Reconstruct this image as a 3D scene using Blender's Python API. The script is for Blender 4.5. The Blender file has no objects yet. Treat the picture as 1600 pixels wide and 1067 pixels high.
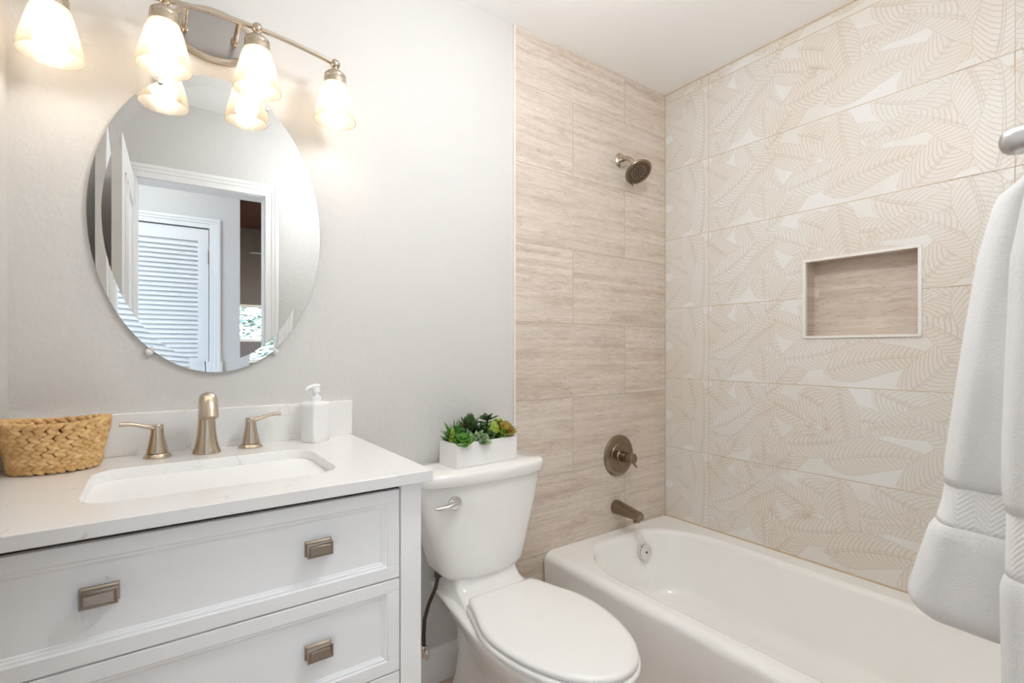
import bpy, bmesh, math, random
from mathutils import Vector, Matrix
R = math.radians
PI = math.pi
sc = bpy.context.scene
col = sc.collection

# ------------------------------------------------------------------ camera, world, exposure
cam_data = bpy.data.cameras.new('camera')
cam = bpy.data.objects.new('camera', cam_data); col.objects.link(cam)
cam.location = (0.0, -1.53, 1.20)
cam.rotation_euler = (R(90), 0, R(54.4 - 90))
cam_data.sensor_width = 36.0
cam_data.lens = 774.0 / 1600.0 * 36.0
cam_data.shift_y = 13.5 / 1600.0
cam_data.clip_start = 0.02
cam_data.dof.use_dof = True
cam_data.dof.focus_distance = 2.2
cam_data.dof.aperture_fstop = 7.0
sc.camera = cam
vs = sc.view_settings
vs.view_transform = 'Standard'; vs.look = 'None'; vs.gamma = 1.0; vs.use_curve_mapping = False
vs.exposure = 1.05
BULB = 12.5            # radiance of the vanity bulbs
FILL_HALL = 4.6
FILL_ROOM = 28.0            # radiance of the added fill globe in the bathroom
#           # radiance of the added fill dome in the hall
w = bpy.data.worlds.new('world'); sc.world = w; w.use_nodes = True
wn = w.node_tree.nodes
sky = wn.new('ShaderNodeTexSky'); sky.sky_type = 'NISHITA'; sky.sun_disc = False
sky.sun_elevation = R(42); sky.sun_rotation = R(60)
wn['Background'].inputs['Strength'].default_value = 1.0
w.node_tree.links.new(sky.outputs[0], wn['Background'].inputs[0])
sc.cycles.use_denoising = True
sc.cycles.max_bounces = 14; sc.cycles.diffuse_bounces = 7; sc.cycles.glossy_bounces = 6
sc.cycles.transmission_bounces = 8; sc.cycles.transparent_max_bounces = 12
sc.cycles.sample_clamp_indirect = 8.0
sc.cycles.caustics_reflective = False; sc.cycles.caustics_refractive = False

# ------------------------------------------------------------------ node helpers and materials
def lin(*c):
    c = c[0] if len(c) == 1 else c
    return tuple(((v / 255) / 12.92 if v / 255 <= 0.04045 else ((v / 255 + 0.055) / 1.055) ** 2.4) for v in c) + (1.0,)

class NT:
    def __init__(s, name):
        s.mat = bpy.data.materials.new(name); s.mat.use_nodes = True
        s.t = s.mat.node_tree; s.b = s.t.nodes['Principled BSDF']; s.out = s.t.nodes['Material Output']
    def put(s, sock, v):
        if v is None: return
        if isinstance(v, bpy.types.NodeSocket): s.t.links.new(v, sock)
        else:
            try: sock.default_value = v
            except Exception: sock.default_value = tuple(v)[:3]
    def n(s, typ, props=None, **ins):
        nd = s.t.nodes.new(typ)
        for k, v in (props or {}).items(): setattr(nd, k, v)
        for k, v in ins.items():
            k2 = k.replace('_', ' ')
            s.put(nd.inputs[int(k[1:])] if k[0] == 'i' and k[1:].isdigit() else nd.inputs[k2], v)
        return nd
    def m(s, op, a, b=0.0, c=0.0):
        return s.n('ShaderNodeMath', {'operation': op}, i0=a, i1=b, i2=c).outputs[0]
    def mix(s, f, a, b):
        nd = s.t.nodes.new('ShaderNodeMix'); nd.data_type = 'RGBA'
        s.put(nd.inputs[0], f); s.put(nd.inputs[6], a); s.put(nd.inputs[7], b); return nd.outputs[2]
    def pos(s):
        return s.n('ShaderNodeNewGeometry').outputs['Position']
    def xyz(s, v):
        o = s.n('ShaderNodeSeparateXYZ', None, i0=v).outputs; return o[0], o[1], o[2]
    def comb(s, x, y, z):
        return s.n('ShaderNodeCombineXYZ', None, i0=x, i1=y, i2=z).outputs[0]
    def noise(s, vec, scale, detail=4.0, rough=0.55, dist=0.0):
        return s.n('ShaderNodeTexNoise', None, Vector=vec, Scale=scale, Detail=detail, Roughness=rough, Distortion=dist).outputs[0]
    def ramp(s, f, stops):
        nd = s.t.nodes.new('ShaderNodeValToRGB'); e = nd.color_ramp.elements
        while len(e) < len(stops): e.new(0.5)
        for el, (p, c) in zip(e, stops): el.position = p; el.color = c
        s.put(nd.inputs[0], f); return nd.outputs[0]
    def step(s, f, lo, hi):
        return s.n('ShaderNodeMapRange', {'interpolation_type': 'SMOOTHSTEP'}, i0=f, i1=lo, i2=hi, i3=0.0, i4=1.0).outputs[0]
    def bump(s, h, strength, dist=0.002):
        s.put(s.b.inputs['Normal'], s.n('ShaderNodeBump', None, Strength=strength, Distance=dist, Height=h).outputs[0])
    def base(s, c, rough=0.5, metal=0.0, spec=0.5, coat=0.0):
        s.put(s.b.inputs['Base Color'], c); s.put(s.b.inputs['Roughness'], rough)
        s.put(s.b.inputs['Metallic'], metal); s.put(s.b.inputs['Specular IOR Level'], spec)
        if coat: s.put(s.b.inputs['Coat Weight'], coat); s.put(s.b.inputs['Coat Roughness'], 0.04)
        return s.mat

def plain(name, rgb, rough=0.5, metal=0.0, spec=0.5, coat=0.0, var=0.03, vscale=6.0):
    """A colour with a faint broken tone so that no surface is dead flat."""
    k = NT(name); c = lin(rgb)
    f = k.noise(k.pos(), vscale, 3.0)
    d = tuple(v * (1 - var * 2) for v in c[:3]) + (1.0,); u = tuple(min(1, v * (1 + var)) for v in c[:3]) + (1.0,)
    return k.base(k.mix(f, d, u), rough, metal, spec, coat)

def paint(name, rgb, tex=0.35):
    k = NT(name); p = k.pos()
    h = k.m('ADD', k.m('MULTIPLY', k.noise(p, 95, 3, 0.6), 0.6), k.noise(p, 38, 2, 0.5))
    k.bump(h, tex, 0.004)
    return k.base(lin(rgb), 0.55, spec=0.3)

M = {}
M['wall_paint'] = paint('wall_paint', (214, 212, 209))
M['ceiling_paint'] = paint('ceiling_paint', (245, 244, 242), 0.12)
M['trim_white'] = plain('trim_white', (238, 238, 237), 0.35, var=0.01)
M['cabinet_white'] = plain('cabinet_white', (251, 252, 252), 0.32, var=0.008)
M['porcelain'] = plain('porcelain', (242, 241, 238), 0.12, spec=0.5, coat=0.3, var=0.008)
M['tub_enamel'] = plain('tub_enamel', (247, 246, 243), 0.14, spec=0.5, coat=0.3, var=0.008)
M['seat_plastic'] = plain('seat_plastic', (245, 244, 241), 0.28, var=0.006)
M['sink_white'] = plain('sink_white', (240, 243, 245), 0.1, coat=0.3, var=0.006)
M['soap_white'] = plain('soap_white', (240, 240, 240), 0.3, var=0.006)
M['planter_white'] = plain('planter_white', (238, 237, 235), 0.45, var=0.01)
M['chrome'] = plain('chrome', (225, 222, 220), 0.06, 1.0, var=0.01)
M['gap_shade'] = plain('gap_shade', (45, 40, 36), 0.8)
M['soil'] = plain('soil', (30, 26, 22), 0.95, var=0.3, vscale=300)
M['brass'] = plain('brass', (150, 120, 60), 0.35, 1.0)
M['clear_clip'] = plain('clear_clip', (225, 225, 225), 0.15, var=0.01)
M['hose'] = plain('hose', (95, 85, 78), 0.4, 0.7, vscale=400, var=0.3)
M['metal_trim'] = plain('metal_trim', (236, 232, 226), 0.35, 0.15, var=0.01)
M['nozzle'] = plain('nozzle', (40, 33, 30), 0.6)
M['fan_white'] = plain('fan_white', (225, 228, 230), 0.4)
M['taupe_wall'] = plain('taupe_wall', (122, 117, 115), 0.8, var=0.06)
M['brown_wood'] = plain('brown_wood', (112, 72, 52), 0.6, var=0.25, vscale=14)
M['bark'] = plain('bark', (96, 80, 66), 0.9, var=0.2, vscale=40)

def brushed(name, rgb, rough=0.3, dark=0.85):
    k = NT(name); x, y, z = k.xyz(k.pos())
    f = k.noise(k.comb(k.m('MULTIPLY', x, 900), k.m('MULTIPLY', y, 900), k.m('MULTIPLY', z, 40)), 1.0, 2.0)
    c = lin(rgb); d = tuple(v * dark for v in c[:3]) + (1.0,)
    k.base(k.mix(f, d, c), rough, 1.0)
    return k.mat
M['nickel'] = brushed('brushed_nickel', (205, 192, 178), 0.27)
M['nickel_dark'] = brushed('dark_nickel', (150, 132, 114), 0.27)
M['nickel_warm'] = brushed('warm_nickel', (208, 194, 176), 0.25)
M['satin_silver'] = brushed('satin_silver', (206, 205, 205), 0.3)
M['plate_grey'] = brushed('plate_grey', (176, 172, 168), 0.22)
M['pull_metal'] = brushed('pull_metal', (178, 165, 150), 0.3)

def mirror_mat():
    k = NT('mirror_silver'); f = k.noise(k.pos(), 9.0, 3)
    k.base(k.mix(f, (0.74, 0.755, 0.755, 1), (0.78, 0.79, 0.79, 1)), 0.0, 1.0); return k.mat
M['mirror'] = mirror_mat()

def glass_pane():
    k = NT('window_glass')
    g = k.n('ShaderNodeBsdfGlossy', None, Color=(1, 1, 1, 1), Roughness=0.02); t = k.n('ShaderNodeBsdfTransparent', None, Color=(0.93, 0.96, 0.96, 1))
    f = k.n('ShaderNodeFresnel', None, IOR=1.45)
    mx = k.n('ShaderNodeMixShader', None, i0=f.outputs[0], i1=t.outputs[0], i2=g.outputs[0])
    k.t.links.new(mx.outputs[0], k.out.inputs[0]); return k.mat
M['glass'] = glass_pane()

def shade_glass():
    k = NT('frosted_shade_glass')
    tc = k.n('ShaderNodeTexCoord').outputs['UV']; u, v, _ = k.xyz(tc)
    rib = k.m('SINE', k.m('MULTIPLY', u, 2 * PI * 44))
    bp = k.n('ShaderNodeBump', None, Strength=0.5, Distance=0.0015, Height=rib).outputs[0]
    a = k.n('ShaderNodeBsdfTranslucent', None, Color=(0.42, 0.385, 0.33, 1), Normal=bp)
    d = k.n('ShaderNodeBsdfDiffuse', None, Color=(0.72, 0.69, 0.64, 1), Normal=bp)
    t = k.n('ShaderNodeBsdfTransparent', None, Color=(1.0, 0.95, 0.88, 1))
    g = k.n('ShaderNodeBsdfGlossy', None, Color=(1, 1, 1, 1), Roughness=0.25)
    m1 = k.n('ShaderNodeMixShader', None, i0=0.30, i1=a.outputs[0], i2=d.outputs[0])
    m2 = k.n('ShaderNodeMixShader', None, i0=0.42, i1=m1.outputs[0], i2=t.outputs[0])
    m3 = k.n('ShaderNodeMixShader', None, i0=0.05, i1=m2.outputs[0], i2=g.outputs[0])
    k.t.links.new(m3.outputs[0], k.out.inputs[0]); return k.mat
M['shade'] = shade_glass()

def emit(name, rgb, strength):
    k = NT(name); e = k.n('ShaderNodeEmission', None, Color=rgb, Strength=strength)
    k.t.links.new(e.outputs[0], k.out.inputs[0]); return k.mat
M['bulb'] = emit('warm_bulb', (1.0, 0.87, 0.72, 1), BULB)
M['room_fill'] = emit('room_fill_glow', (0.955, 0.978, 1.0, 1), FILL_ROOM)
M['dome'] = emit('hall_fill_glow', (0.97, 0.985, 1.0, 1), FILL_HALL)

def quartz():
    k = NT('quartz'); p = k.pos()
    wv = k.n('ShaderNodeVectorMath', {'operation': 'ADD'}, i0=p, i1=k.n('ShaderNodeVectorMath', {'operation': 'SCALE'}, i0=k.n('ShaderNodeTexNoise', None, Vector=p, Scale=7.0, Detail=5.0).outputs[1], Scale=0.22).outputs[0]).outputs[0]
    v = k.n('ShaderNodeTexVoronoi', {'feature': 'DISTANCE_TO_EDGE'}, Vector=wv, Scale=15.0).outputs[0]
    line = k.m('SUBTRACT', 1.0, k.step(v, 0.0, 0.03))
    gate = k.step(k.noise(p, 17.0, 3), 0.54, 0.66)
    fine = k.step(k.noise(p, 120, 4, 0.6), 0.62, 0.75)
    f = k.m('ADD', k.m('MULTIPLY', k.m('MULTIPLY', line, gate), 0.42), k.m('MULTIPLY', k.m('MULTIPLY', fine, k.step(k.noise(p, 14, 2), 0.5, 0.65)), 0.3))
    return k.base(k.mix(f, lin(240, 239, 237), lin(160, 160, 160)), 0.16, spec=0.5)
M['quartz'] = quartz()

def travertine(axis, z0, joint_a, joint_b, grout=True):
    """Travertine-look 61 x 30.5 cm tiles in running bond, the veins run along the tile."""
    k = NT('travertine_' + 'xyz'[axis]); x, y, z = k.xyz(k.pos()); h = (x, y)[axis]
    r = k.m('DIVIDE', k.m('SUBTRACT', z, z0), 0.305); row = k.m('FLOOR', r); fr = k.m('FRACT', r)
    odd = k.m('MODULO', k.m('ADD', row, 100.0), 2.0)
    off = k.m('ADD', k.m('MULTIPLY', odd, joint_a - joint_b), joint_b)
    c = k.m('DIVIDE', k.m('SUBTRACT', h, off), 0.61); ci = k.m('FLOOR', c); fc = k.m('FRACT', c)
    rnd = k.n('ShaderNodeTexWhiteNoise', {'noise_dimensions': '2D'}, Vector=k.comb(row, ci, 0.0)).outputs[0]
    o = k.m('MULTIPLY', rnd, 37.0)
    warp = k.m('MULTIPLY', k.m('SUBTRACT', k.noise(k.comb(k.m('MULTIPLY', h, 5), k.m('ADD', k.m('MULTIPLY', z, 9), o), o), 1.0, 6, 0.65), 0.5), 0.014)
    zz = k.m('ADD', z, warp)
    v1 = k.noise(k.comb(k.m('ADD', k.m('MULTIPLY', h, 1.5), o), o, k.m('MULTIPLY', zz, 46)), 1.0, 8, 0.68)
    v2 = k.noise(k.comb(k.m('ADD', k.m('MULTIPLY', h, 24.0), o), o, k.m('MULTIPLY', zz, 230)), 1.0, 6, 0.72)
    v3 = k.noise(k.comb(k.m('ADD', k.m('MULTIPLY', h, 3.0), o), 3.0, k.m('MULTIPLY', zz, 14)), 1.0, 5, 0.6)
    f = k.m('ADD', k.m('MULTIPLY', v1, 0.50), k.m('MULTIPLY', v2, 0.50))
    base = k.ramp(f, [(0.36, lin(184, 167, 152)), (0.45, lin(208, 194, 180)), (0.54, lin(221, 209, 197)), (0.66, lin(231, 222, 212))])
    dark = k.m('MULTIPLY', k.step(v3, 0.50, 0.68), k.step(v2, 0.42, 0.62))
    v4 = k.noise(k.comb(k.m('ADD', k.m('MULTIPLY', h, 4.5), o), k.m('ADD', o, 9.0), k.m('MULTIPLY', zz, 30)), 1.0, 6, 0.6)
    thin = k.m('MULTIPLY', k.m('SUBTRACT', 1.0, k.step(k.m('ABSOLUTE', k.m('SUBTRACT', v4, 0.5)), 0.0, 0.022)), k.step(v3, 0.44, 0.60))
    dark = k.m('MAXIMUM', dark, thin)
    base = k.mix(k.m('MULTIPLY', dark, 0.65), base, lin(168, 148, 133))
    base = k.mix(k.m('MULTIPLY', k.m('SUBTRACT', rnd, 0.3), 0.25), base, lin(196, 180, 164))
    if grout:
        g1 = k.m('LESS_THAN', k.m('MINIMUM', fr, k.m('SUBTRACT', 1.0, fr)), 0.0052)
        g2 = k.m('LESS_THAN', k.m('MINIMUM', fc, k.m('SUBTRACT', 1.0, fc)), 0.0026)
        g = k.m('MAXIMUM', g1, g2)
        base = k.mix(k.m('MULTIPLY', g, 0.8), base, lin(178, 162, 146))
        k.bump(k.m('SUBTRACT', k.m('MULTIPLY', v2, 0.15), g), 0.25, 0.002)
    return k.base(base, 0.42, spec=0.4)
M['travertine_back'] = travertine(0, 0.395, 1.40, 1.715)
M['travertine_niche'] = travertine(1, 1.10, 3.0, 3.0, False)

def leaf_print():
    """White marble-look tile carrying a printed line drawing of big leaves; the attribute holds
    tone, length along the leaf, signed width across it (metres) and relative width."""
    k = NT('leaf_tile'); p = k.pos(); x, y, z = k.xyz(p)
    at = k.n('ShaderNodeAttribute', {'attribute_name': 'leaf'})
    sep = k.n('ShaderNodeSeparateColor', None, i0=at.outputs[0]).outputs
    tone, u, v = sep[0], sep[1], sep[2]; rel = at.outputs['Alpha']
    av = k.m('ABSOLUTE', k.m('SUBTRACT', v, 0.5))
    wob = k.m('MULTIPLY', k.m('SUBTRACT', k.noise(p, 34, 2), 0.5), 0.012)
    ph = k.m('DIVIDE', k.m('ADD', k.m('SUBTRACT', u, k.m('ADD', k.m('MULTIPLY', av, 0.35), k.m('MULTIPLY', k.m('MULTIPLY', av, av), 10.0))), wob), 0.0165)
    fr = k.m('FRACT', ph); tri = k.m('ABSOLUTE', k.m('SUBTRACT', fr, 0.5))
    vein = k.m('SUBTRACT', 1.0, k.step(k.m('SUBTRACT', 0.5, tri), 0.06, 0.15))
    rib = k.m('SUBTRACT', 1.0, k.step(k.m('ABSOLUTE', k.m('SUBTRACT', av, 0.0034)), 0.0007, 0.0016))
    edge = k.step(rel, 0.955, 0.985)
    isleaf = k.m('GREATER_THAN', tone, 0.02)
    line = k.m('MULTIPLY', k.m('MAXIMUM', k.m('MAXIMUM', vein, rib), edge), isleaf)
    cloud = k.step(k.noise(p, 3.2, 5, 0.55), 0.40, 0.64)
    blot = k.m('MULTIPLY', k.step(k.noise(k.comb(x, y, k.m('MULTIPLY', z, 1.7)), 6.5, 7, 0.68, 0.6), 0.57, 0.72), k.step(k.noise(p, 2.3, 2), 0.50, 0.60))
    ground = k.mix(cloud, lin(229, 228, 225), lin(226, 221, 214))
    body = k.mix(k.m('MULTIPLY', tone, 0.55), k.mix(cloud, lin(227, 225, 220), lin(225, 218, 209)), lin(221, 212, 201))
    body = k.mix(isleaf, ground, body)
    ink = k.mix(cloud, lin(200, 191, 180), lin(194, 178, 162))
    c = k.mix(k.m('MULTIPLY', line, 0.60), body, ink)
    c = k.mix(k.m('MULTIPLY', blot, 0.5), c, lin(178, 158, 142))
    k.bump(k.m('MULTIPLY', line, -1.0), 0.12, 0.001)
    return k.base(c, 0.38, spec=0.4)
M['leaf_tile'] = leaf_print()
M['grout_tan'] = plain('grout_tan', (206, 184, 156), 0.8, var=0.08, vscale=20)

def floor_mat():
    k = NT('floor_tile'); x, y, z = k.xyz(k.pos())
    f = k.noise(k.comb(k.m('MULTIPLY', x, 3), k.m('MULTIPLY', y, 22), 0.0), 1.0, 6, 0.6)
    return k.base(k.ramp(f, [(0.3, lin(188, 164, 146)), (0.7, lin(216, 198, 182))]), 0.35)
M['floor'] = floor_mat()

def terry():
    k = NT('terry_cotton'); p = k.pos()
    h = k.m('ADD', k.noise(p, 700, 3, 0.7), k.m('MULTIPLY', k.noise(p, 170, 3), 0.8))
    k.bump(h, 0.55, 0.004)
    k.put(k.b.inputs['Sheen Weight'], 0.4); k.put(k.b.inputs['Sheen Roughness'], 0.6)
    return k.base(lin(244, 244, 243), 0.95, spec=0.1)
M['terry'] = terry()
def band_mat():
    k = NT('herringbone_band'); p = k.pos(); x, y, z = k.xyz(p)
    s = k.m('ADD', k.m('MULTIPLY', x, 1.0), y)
    zig = k.m('PINGPONG', s, 0.016)
    st = k.m('SINE', k.m('MULTIPLY', k.m('ADD', z, zig), 2 * PI / 0.0065))
    k.bump(k.m('ADD', st, k.m('MULTIPLY', k.noise(p, 600, 2), 0.5)), 0.28, 0.0014)
    return k.base(lin(242, 242, 241), 0.85, spec=0.15)
M['band'] = band_mat()

def seagrass():
    k = NT('seagrass'); tc = k.n('ShaderNodeTexCoord').outputs['UV']
    p = k.pos(); f = k.noise(p, 55, 4, 0.6); g = k.noise(p, 420, 3, 0.6)
    c = k.ramp(f, [(0.25, lin(188, 146, 92)), (0.45, lin(216, 176, 120)), (0.6, lin(230, 194, 140)), (0.8, lin(240, 212, 164))])
    c = k.mix(k.m('MULTIPLY', g, 0.3), c, lin(198, 154, 100))
    k.bump(g, 0.3, 0.001)
    return k.base(c, 0.6, spec=0.3)
M['seagrass'] = seagrass()
M['seagrass_dark'] = plain('seagrass_dark', (112, 74, 40), 0.85, var=0.25, vscale=90)

def leaf_mat(name, a, b, rough=0.4):
    k = NT(name); f = k.noise(k.pos(), 70, 3)
    return k.base(k.mix(k.step(f, 0.35, 0.65), lin(a), lin(b)), rough, spec=0.4)
M['s_bright'] = leaf_mat('bright_green_leaf', (58, 112, 30), (104, 156, 56))
M['s_dark'] = leaf_mat('dark_green_leaf', (34, 62, 26), (74, 104, 52))
M['s_grey'] = leaf_mat('grey_green_leaf', (96, 124, 82), (160, 182, 136))
M['s_lime'] = leaf_mat('lime_leaf', (122, 150, 44), (168, 186, 84))
M['s_red'] = leaf_mat('red_tipped_leaf', (134, 146, 58), (172, 122, 46))
M['s_aloe'] = leaf_mat('aloe_leaf', (52, 108, 38), (92, 146, 66))
M['s_maroon'] = leaf_mat('maroon_leaf', (52, 34, 30), (74, 70, 40))
M['bush'] = leaf_mat('garden_leaf', (126, 146, 124), (196, 210, 192), 0.5)

# ------------------------------------------------------------------ mesh helpers
class MB:
    def __init__(s): s.bm = bmesh.new(); s.uv = None; s.mi = 0
    def face(s, vs_):
        try:
            f = s.bm.faces.new(vs_); f.material_index = s.mi; return f
        except ValueError: return None
    def box(s, x0, x1, y0, y1, z0, z1, mat=None):
        P = [Vector((x, y, z)) for z in (z0, z1) for y in (y0, y1) for x in (x0, x1)]
        if mat is not None: P = [mat @ p for p in P]
        v = [s.bm.verts.new(p) for p in P]
        for q in ((0, 2, 3, 1), (4, 5, 7, 6), (0, 1, 5, 4), (2, 6, 7, 3), (0, 4, 6, 2), (1, 3, 7, 5)): s.face([v[i] for i in q])
        return s
    def loft(s, rings, cap0=True, cap1=True, closed=True, uv=False):
        V = [[s.bm.verts.new(p) for p in r] for r in rings]; n = len(V[0])
        lay = s.bm.loops.layers.uv.verify() if uv else None
        for i in range(len(V) - 1):
            for j in range(n if closed else n - 1):
                f = s.face((V[i][j], V[i][(j + 1) % n], V[i + 1][(j + 1) % n], V[i + 1][j]))
                if uv and f:
                    for lp, (a, b) in zip(f.loops, ((j, i), (j + 1, i), (j + 1, i + 1), (j, i + 1))): lp[lay].uv = (a / n, b / (len(V) - 1))
        if cap0: s.face(V[0][::-1])
        if cap1: s.face(V[-1])
        return s
    def lathe(s, prof, n=32, mat=None, cap0=True, cap1=True, uv=False):
        mat = mat or Matrix()
        return s.loft([[mat @ Vector((r * math.cos(2 * PI * j / n), r * math.sin(2 * PI * j / n), z)) for j in range(n)] for r, z in prof], cap0, cap1, uv=uv)
    def tube(s, pts, rad, n=12, caps=True, flat=None, up=None):
        """Tube along points; rad is a number or a list; flat squeezes the section."""
        pts = [Vector(p) for p in pts]; m = len(pts)
        rr = rad if isinstance(rad, (list, tuple)) else [rad] * m
        fl = flat if isinstance(flat, (list, tuple)) else [flat or 1.0] * m
        t0 = (pts[1] - pts[0]).normalized()
        a = Vector(up) if up else (Vector((0, 0, 1)) if abs(t0.z) < 0.9 else Vector((1, 0, 0)))
        rings = []
        for i in range(m):
            t = (pts[min(i + 1, m - 1)] - pts[max(i - 1, 0)]).normalized()
            b = t.cross(a).normalized(); a2 = b.cross(t).normalized(); a = a2
            rings.append([pts[i] + (b * math.cos(2 * PI * j / n) + a2 * math.sin(2 * PI * j / n) * fl[i]) * rr[i] for j in range(n)])
        return s.loft(rings, caps, caps)
    def sphere(s, c, r, n=20, m=12, sq=(1, 1, 1), mat=None):
        c = Vector(c); rings = []
        for i in range(m + 1):
            a = PI * i / m; rr = max(math.sin(a), 0.012)
            rings.append([(mat @ Vector((rr * math.cos(2 * PI * j / n) * sq[0] * r, rr * math.sin(2 * PI * j / n) * sq[1] * r, -math.cos(a) * sq[2] * r)) if mat else Vector((rr * math.cos(2 * PI * j / n) * sq[0] * r, rr * math.sin(2 * PI * j / n) * sq[1] * r, -math.cos(a) * sq[2] * r))) + c for j in range(n)])
        return s.loft(rings)

def put(name, mb, mats, parent=None, sharp=38, bevel=0.0, seg=2, sub=0, recalc=True):
    me = bpy.data.meshes.new(name)
    if recalc: bmesh.ops.recalc_face_normals(mb.bm, faces=mb.bm.faces)
    mb.bm.to_mesh(me); mb.bm.free()
    o = bpy.data.objects.new(name, me); col.objects.link(o)
    for m_ in (mats if isinstance(mats, (list, tuple)) else [mats]): me.materials.append(m_)
    me.shade_smooth()
    if sharp is not None and not sub: me.set_sharp_from_angle(angle=R(sharp))
    if parent is not None:
        o.parent = parent
        p = parent; inv = Matrix()
        while p is not None:
            inv = inv @ Matrix.Translation(-p.location) if p.type == 'EMPTY' else inv
            p = p.parent
        o.matrix_parent_inverse = inv if parent.type == 'EMPTY' else Matrix()
    if bevel:
        b = o.modifiers.new('bevel', 'BEVEL'); b.width = bevel; b.segments = seg; b.limit_method = 'ANGLE'; b.angle_limit = R(35); b.harden_normals = False
    if sub:
        b = o.modifiers.new('subdivision', 'SUBSURF'); b.levels = sub; b.render_levels = sub
    return o
def thing(name, label, cat, loc, group=None, kind=None):
    o = bpy.data.objects.new(name, None); col.objects.link(o); o.location = loc; o.empty_display_size = 0.05
    return tag(o, label, cat, group, kind)
def tag(o, label=None, cat=None, group=None, kind=None):
    if label: o['label'] = label
    if cat: o['category'] = cat
    if group: o['group'] = group
    if kind: o['kind'] = kind
    return o
def struct(name, mb, mats, label=None, cat=None, **kw):
    return tag(put(name, mb, mats, **kw), label, cat, None, 'structure')

def rrect(cx, cy, hx, hy, r, z, n=8):
    """Rounded rectangle, 4*(n+1) points."""
    P = []
    for k, (sx, sy) in enumerate(((1, 1), (-1, 1), (-1, -1), (1, -1))):
        for i in range(n + 1):
            a = PI / 2 * (k + i / n)
            P.append(Vector((cx + sx * (hx - r) + r * math.cos(a), cy + sy * (hy - r) + r * math.sin(a), z)))
    return P
def rot_to(d, at=(0, 0, 0)):
    return Matrix.Translation(Vector(at)) @ Vector((0, 0, 1)).rotation_difference(Vector(d).normalized()).to_matrix().to_4x4()

# ------------------------------------------------------------------ room shell
ZF, ZC = 0.07, 2.435           # floor and ceiling
XL, XR, YF = -0.268, 2.003, -1.48
struct('floor', MB().box(-1.4, 3.1, -5.2, 0.1, ZF - 0.1, ZF), M['floor'], 'beige wood-look floor beside the toilet', 'floor')
struct('ceiling', MB().box(XL - 0.1, XR + 0.2, YF - 0.12, 0.1, ZC, ZC + 0.1), M['ceiling_paint'], 'smooth white ceiling above the tub', 'ceiling')
struct('wall_back', MB().box(XL - 0.1, 1.1, 0.0, 0.1, ZF, ZC), M['wall_paint'], 'pale grey textured wall behind mirror and toilet', 'wall')
struct('wall_shower', MB().box(1.104, XR + 0.1, -0.008, 0.1, ZF, ZC), M['travertine_back'], 'beige travertine tiled wall with shower fittings', 'wall')
struct('trim_1', MB().box(1.098, 1.105, -0.0105, 0.0, ZF, ZC), M['metal_trim'], 'thin white metal edge strip beside the travertine tiles', 'tile trim')
struct('wall_left', MB().box(XL - 0.1, XL, YF - 0.12, 0.0, ZF, ZC), M['wall_paint'], 'narrow sliver of wall left of the basket', 'wall')
f = MB()
DX0, DX1, DZ = -0.125, 0.436, 2.035
f.box(XL - 0.1, DX0, YF - 0.12, YF, ZF, ZC); f.box(DX1, XR + 0.2, YF - 0.12, YF, ZF, ZC); f.box(DX0, DX1, YF - 0.12, YF, DZ, ZC)
struct('wall_front', f, M['wall_paint'], 'painted wall around the doorway seen in the mirror', 'wall')

# leaf tile wall with niche
NY0, NY1, NZ0, NZ1, ND = -1.0, -0.642, 1.247, 1.539, 0.085
f = MB(); bm = f.bm
X1 = XR + 0.1
f.box(XR, X1, -1.6, NY0, ZF, ZC); f.box(XR, X1, NY1, 0.0, ZF, ZC); f.box(XR, X1, NY0, NY1, ZF, NZ0); f.box(XR, X1, NY0, NY1, NZ1, ZC)
lay = bm.loops.layers.float_color.new('leaf')
for fc in bm.faces:
    for lp in fc.loops: lp[lay] = (0, 0, 0, 0)
TL, TH = 0.973, 0.3305
rng = random.Random(11)
def leaf_outline(s0, t0, ang, L, W, curve, tone, k, B, L_):
    nu, nv = 16, 4; V = []
    d = Vector((math.cos(ang), math.sin(ang))); nrm = Vector((-d.y, d.x))
    for i in range(nu + 1):
        u = i / nu
        wdt = W * (math.sin(PI * min(1, u ** 0.72)) ** 0.8) * (1 - 0.25 * u) + 0.0015
        c = Vector((s0, t0)) + d * (u * L) + nrm * (curve * L * (u * u - u * 0.3))
        tg = (d + nrm * curve * (2 * u - 0.3)).normalized(); nn = Vector((-tg.y, tg.x))
        row = []
        for j in range(-nv, nv + 1):
            wv = wdt * j / nv * (1 + 0.05 * math.sin(9 * u + k + (2 if j < 0 else 0)))
            row.append((c + nn * wv, (tone, u * L, 0.5 + wv, abs(j) / nv)))
        V.append(row)
    h = 0.00003 * (k + 2)
    for i in range(nu):
        for j in range(2 * nv):
            q = [V[i][j], V[i][j + 1], V[i + 1][j + 1], V[i + 1][j]]
            vs_ = [B.verts.new((h, p[0].x, p[0].y)) for p in q]
            try: fc = B.faces.new(vs_)
            except ValueError: continue
            for lp, p in zip(fc.loops, q): lp[L_] = p[1]
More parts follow.
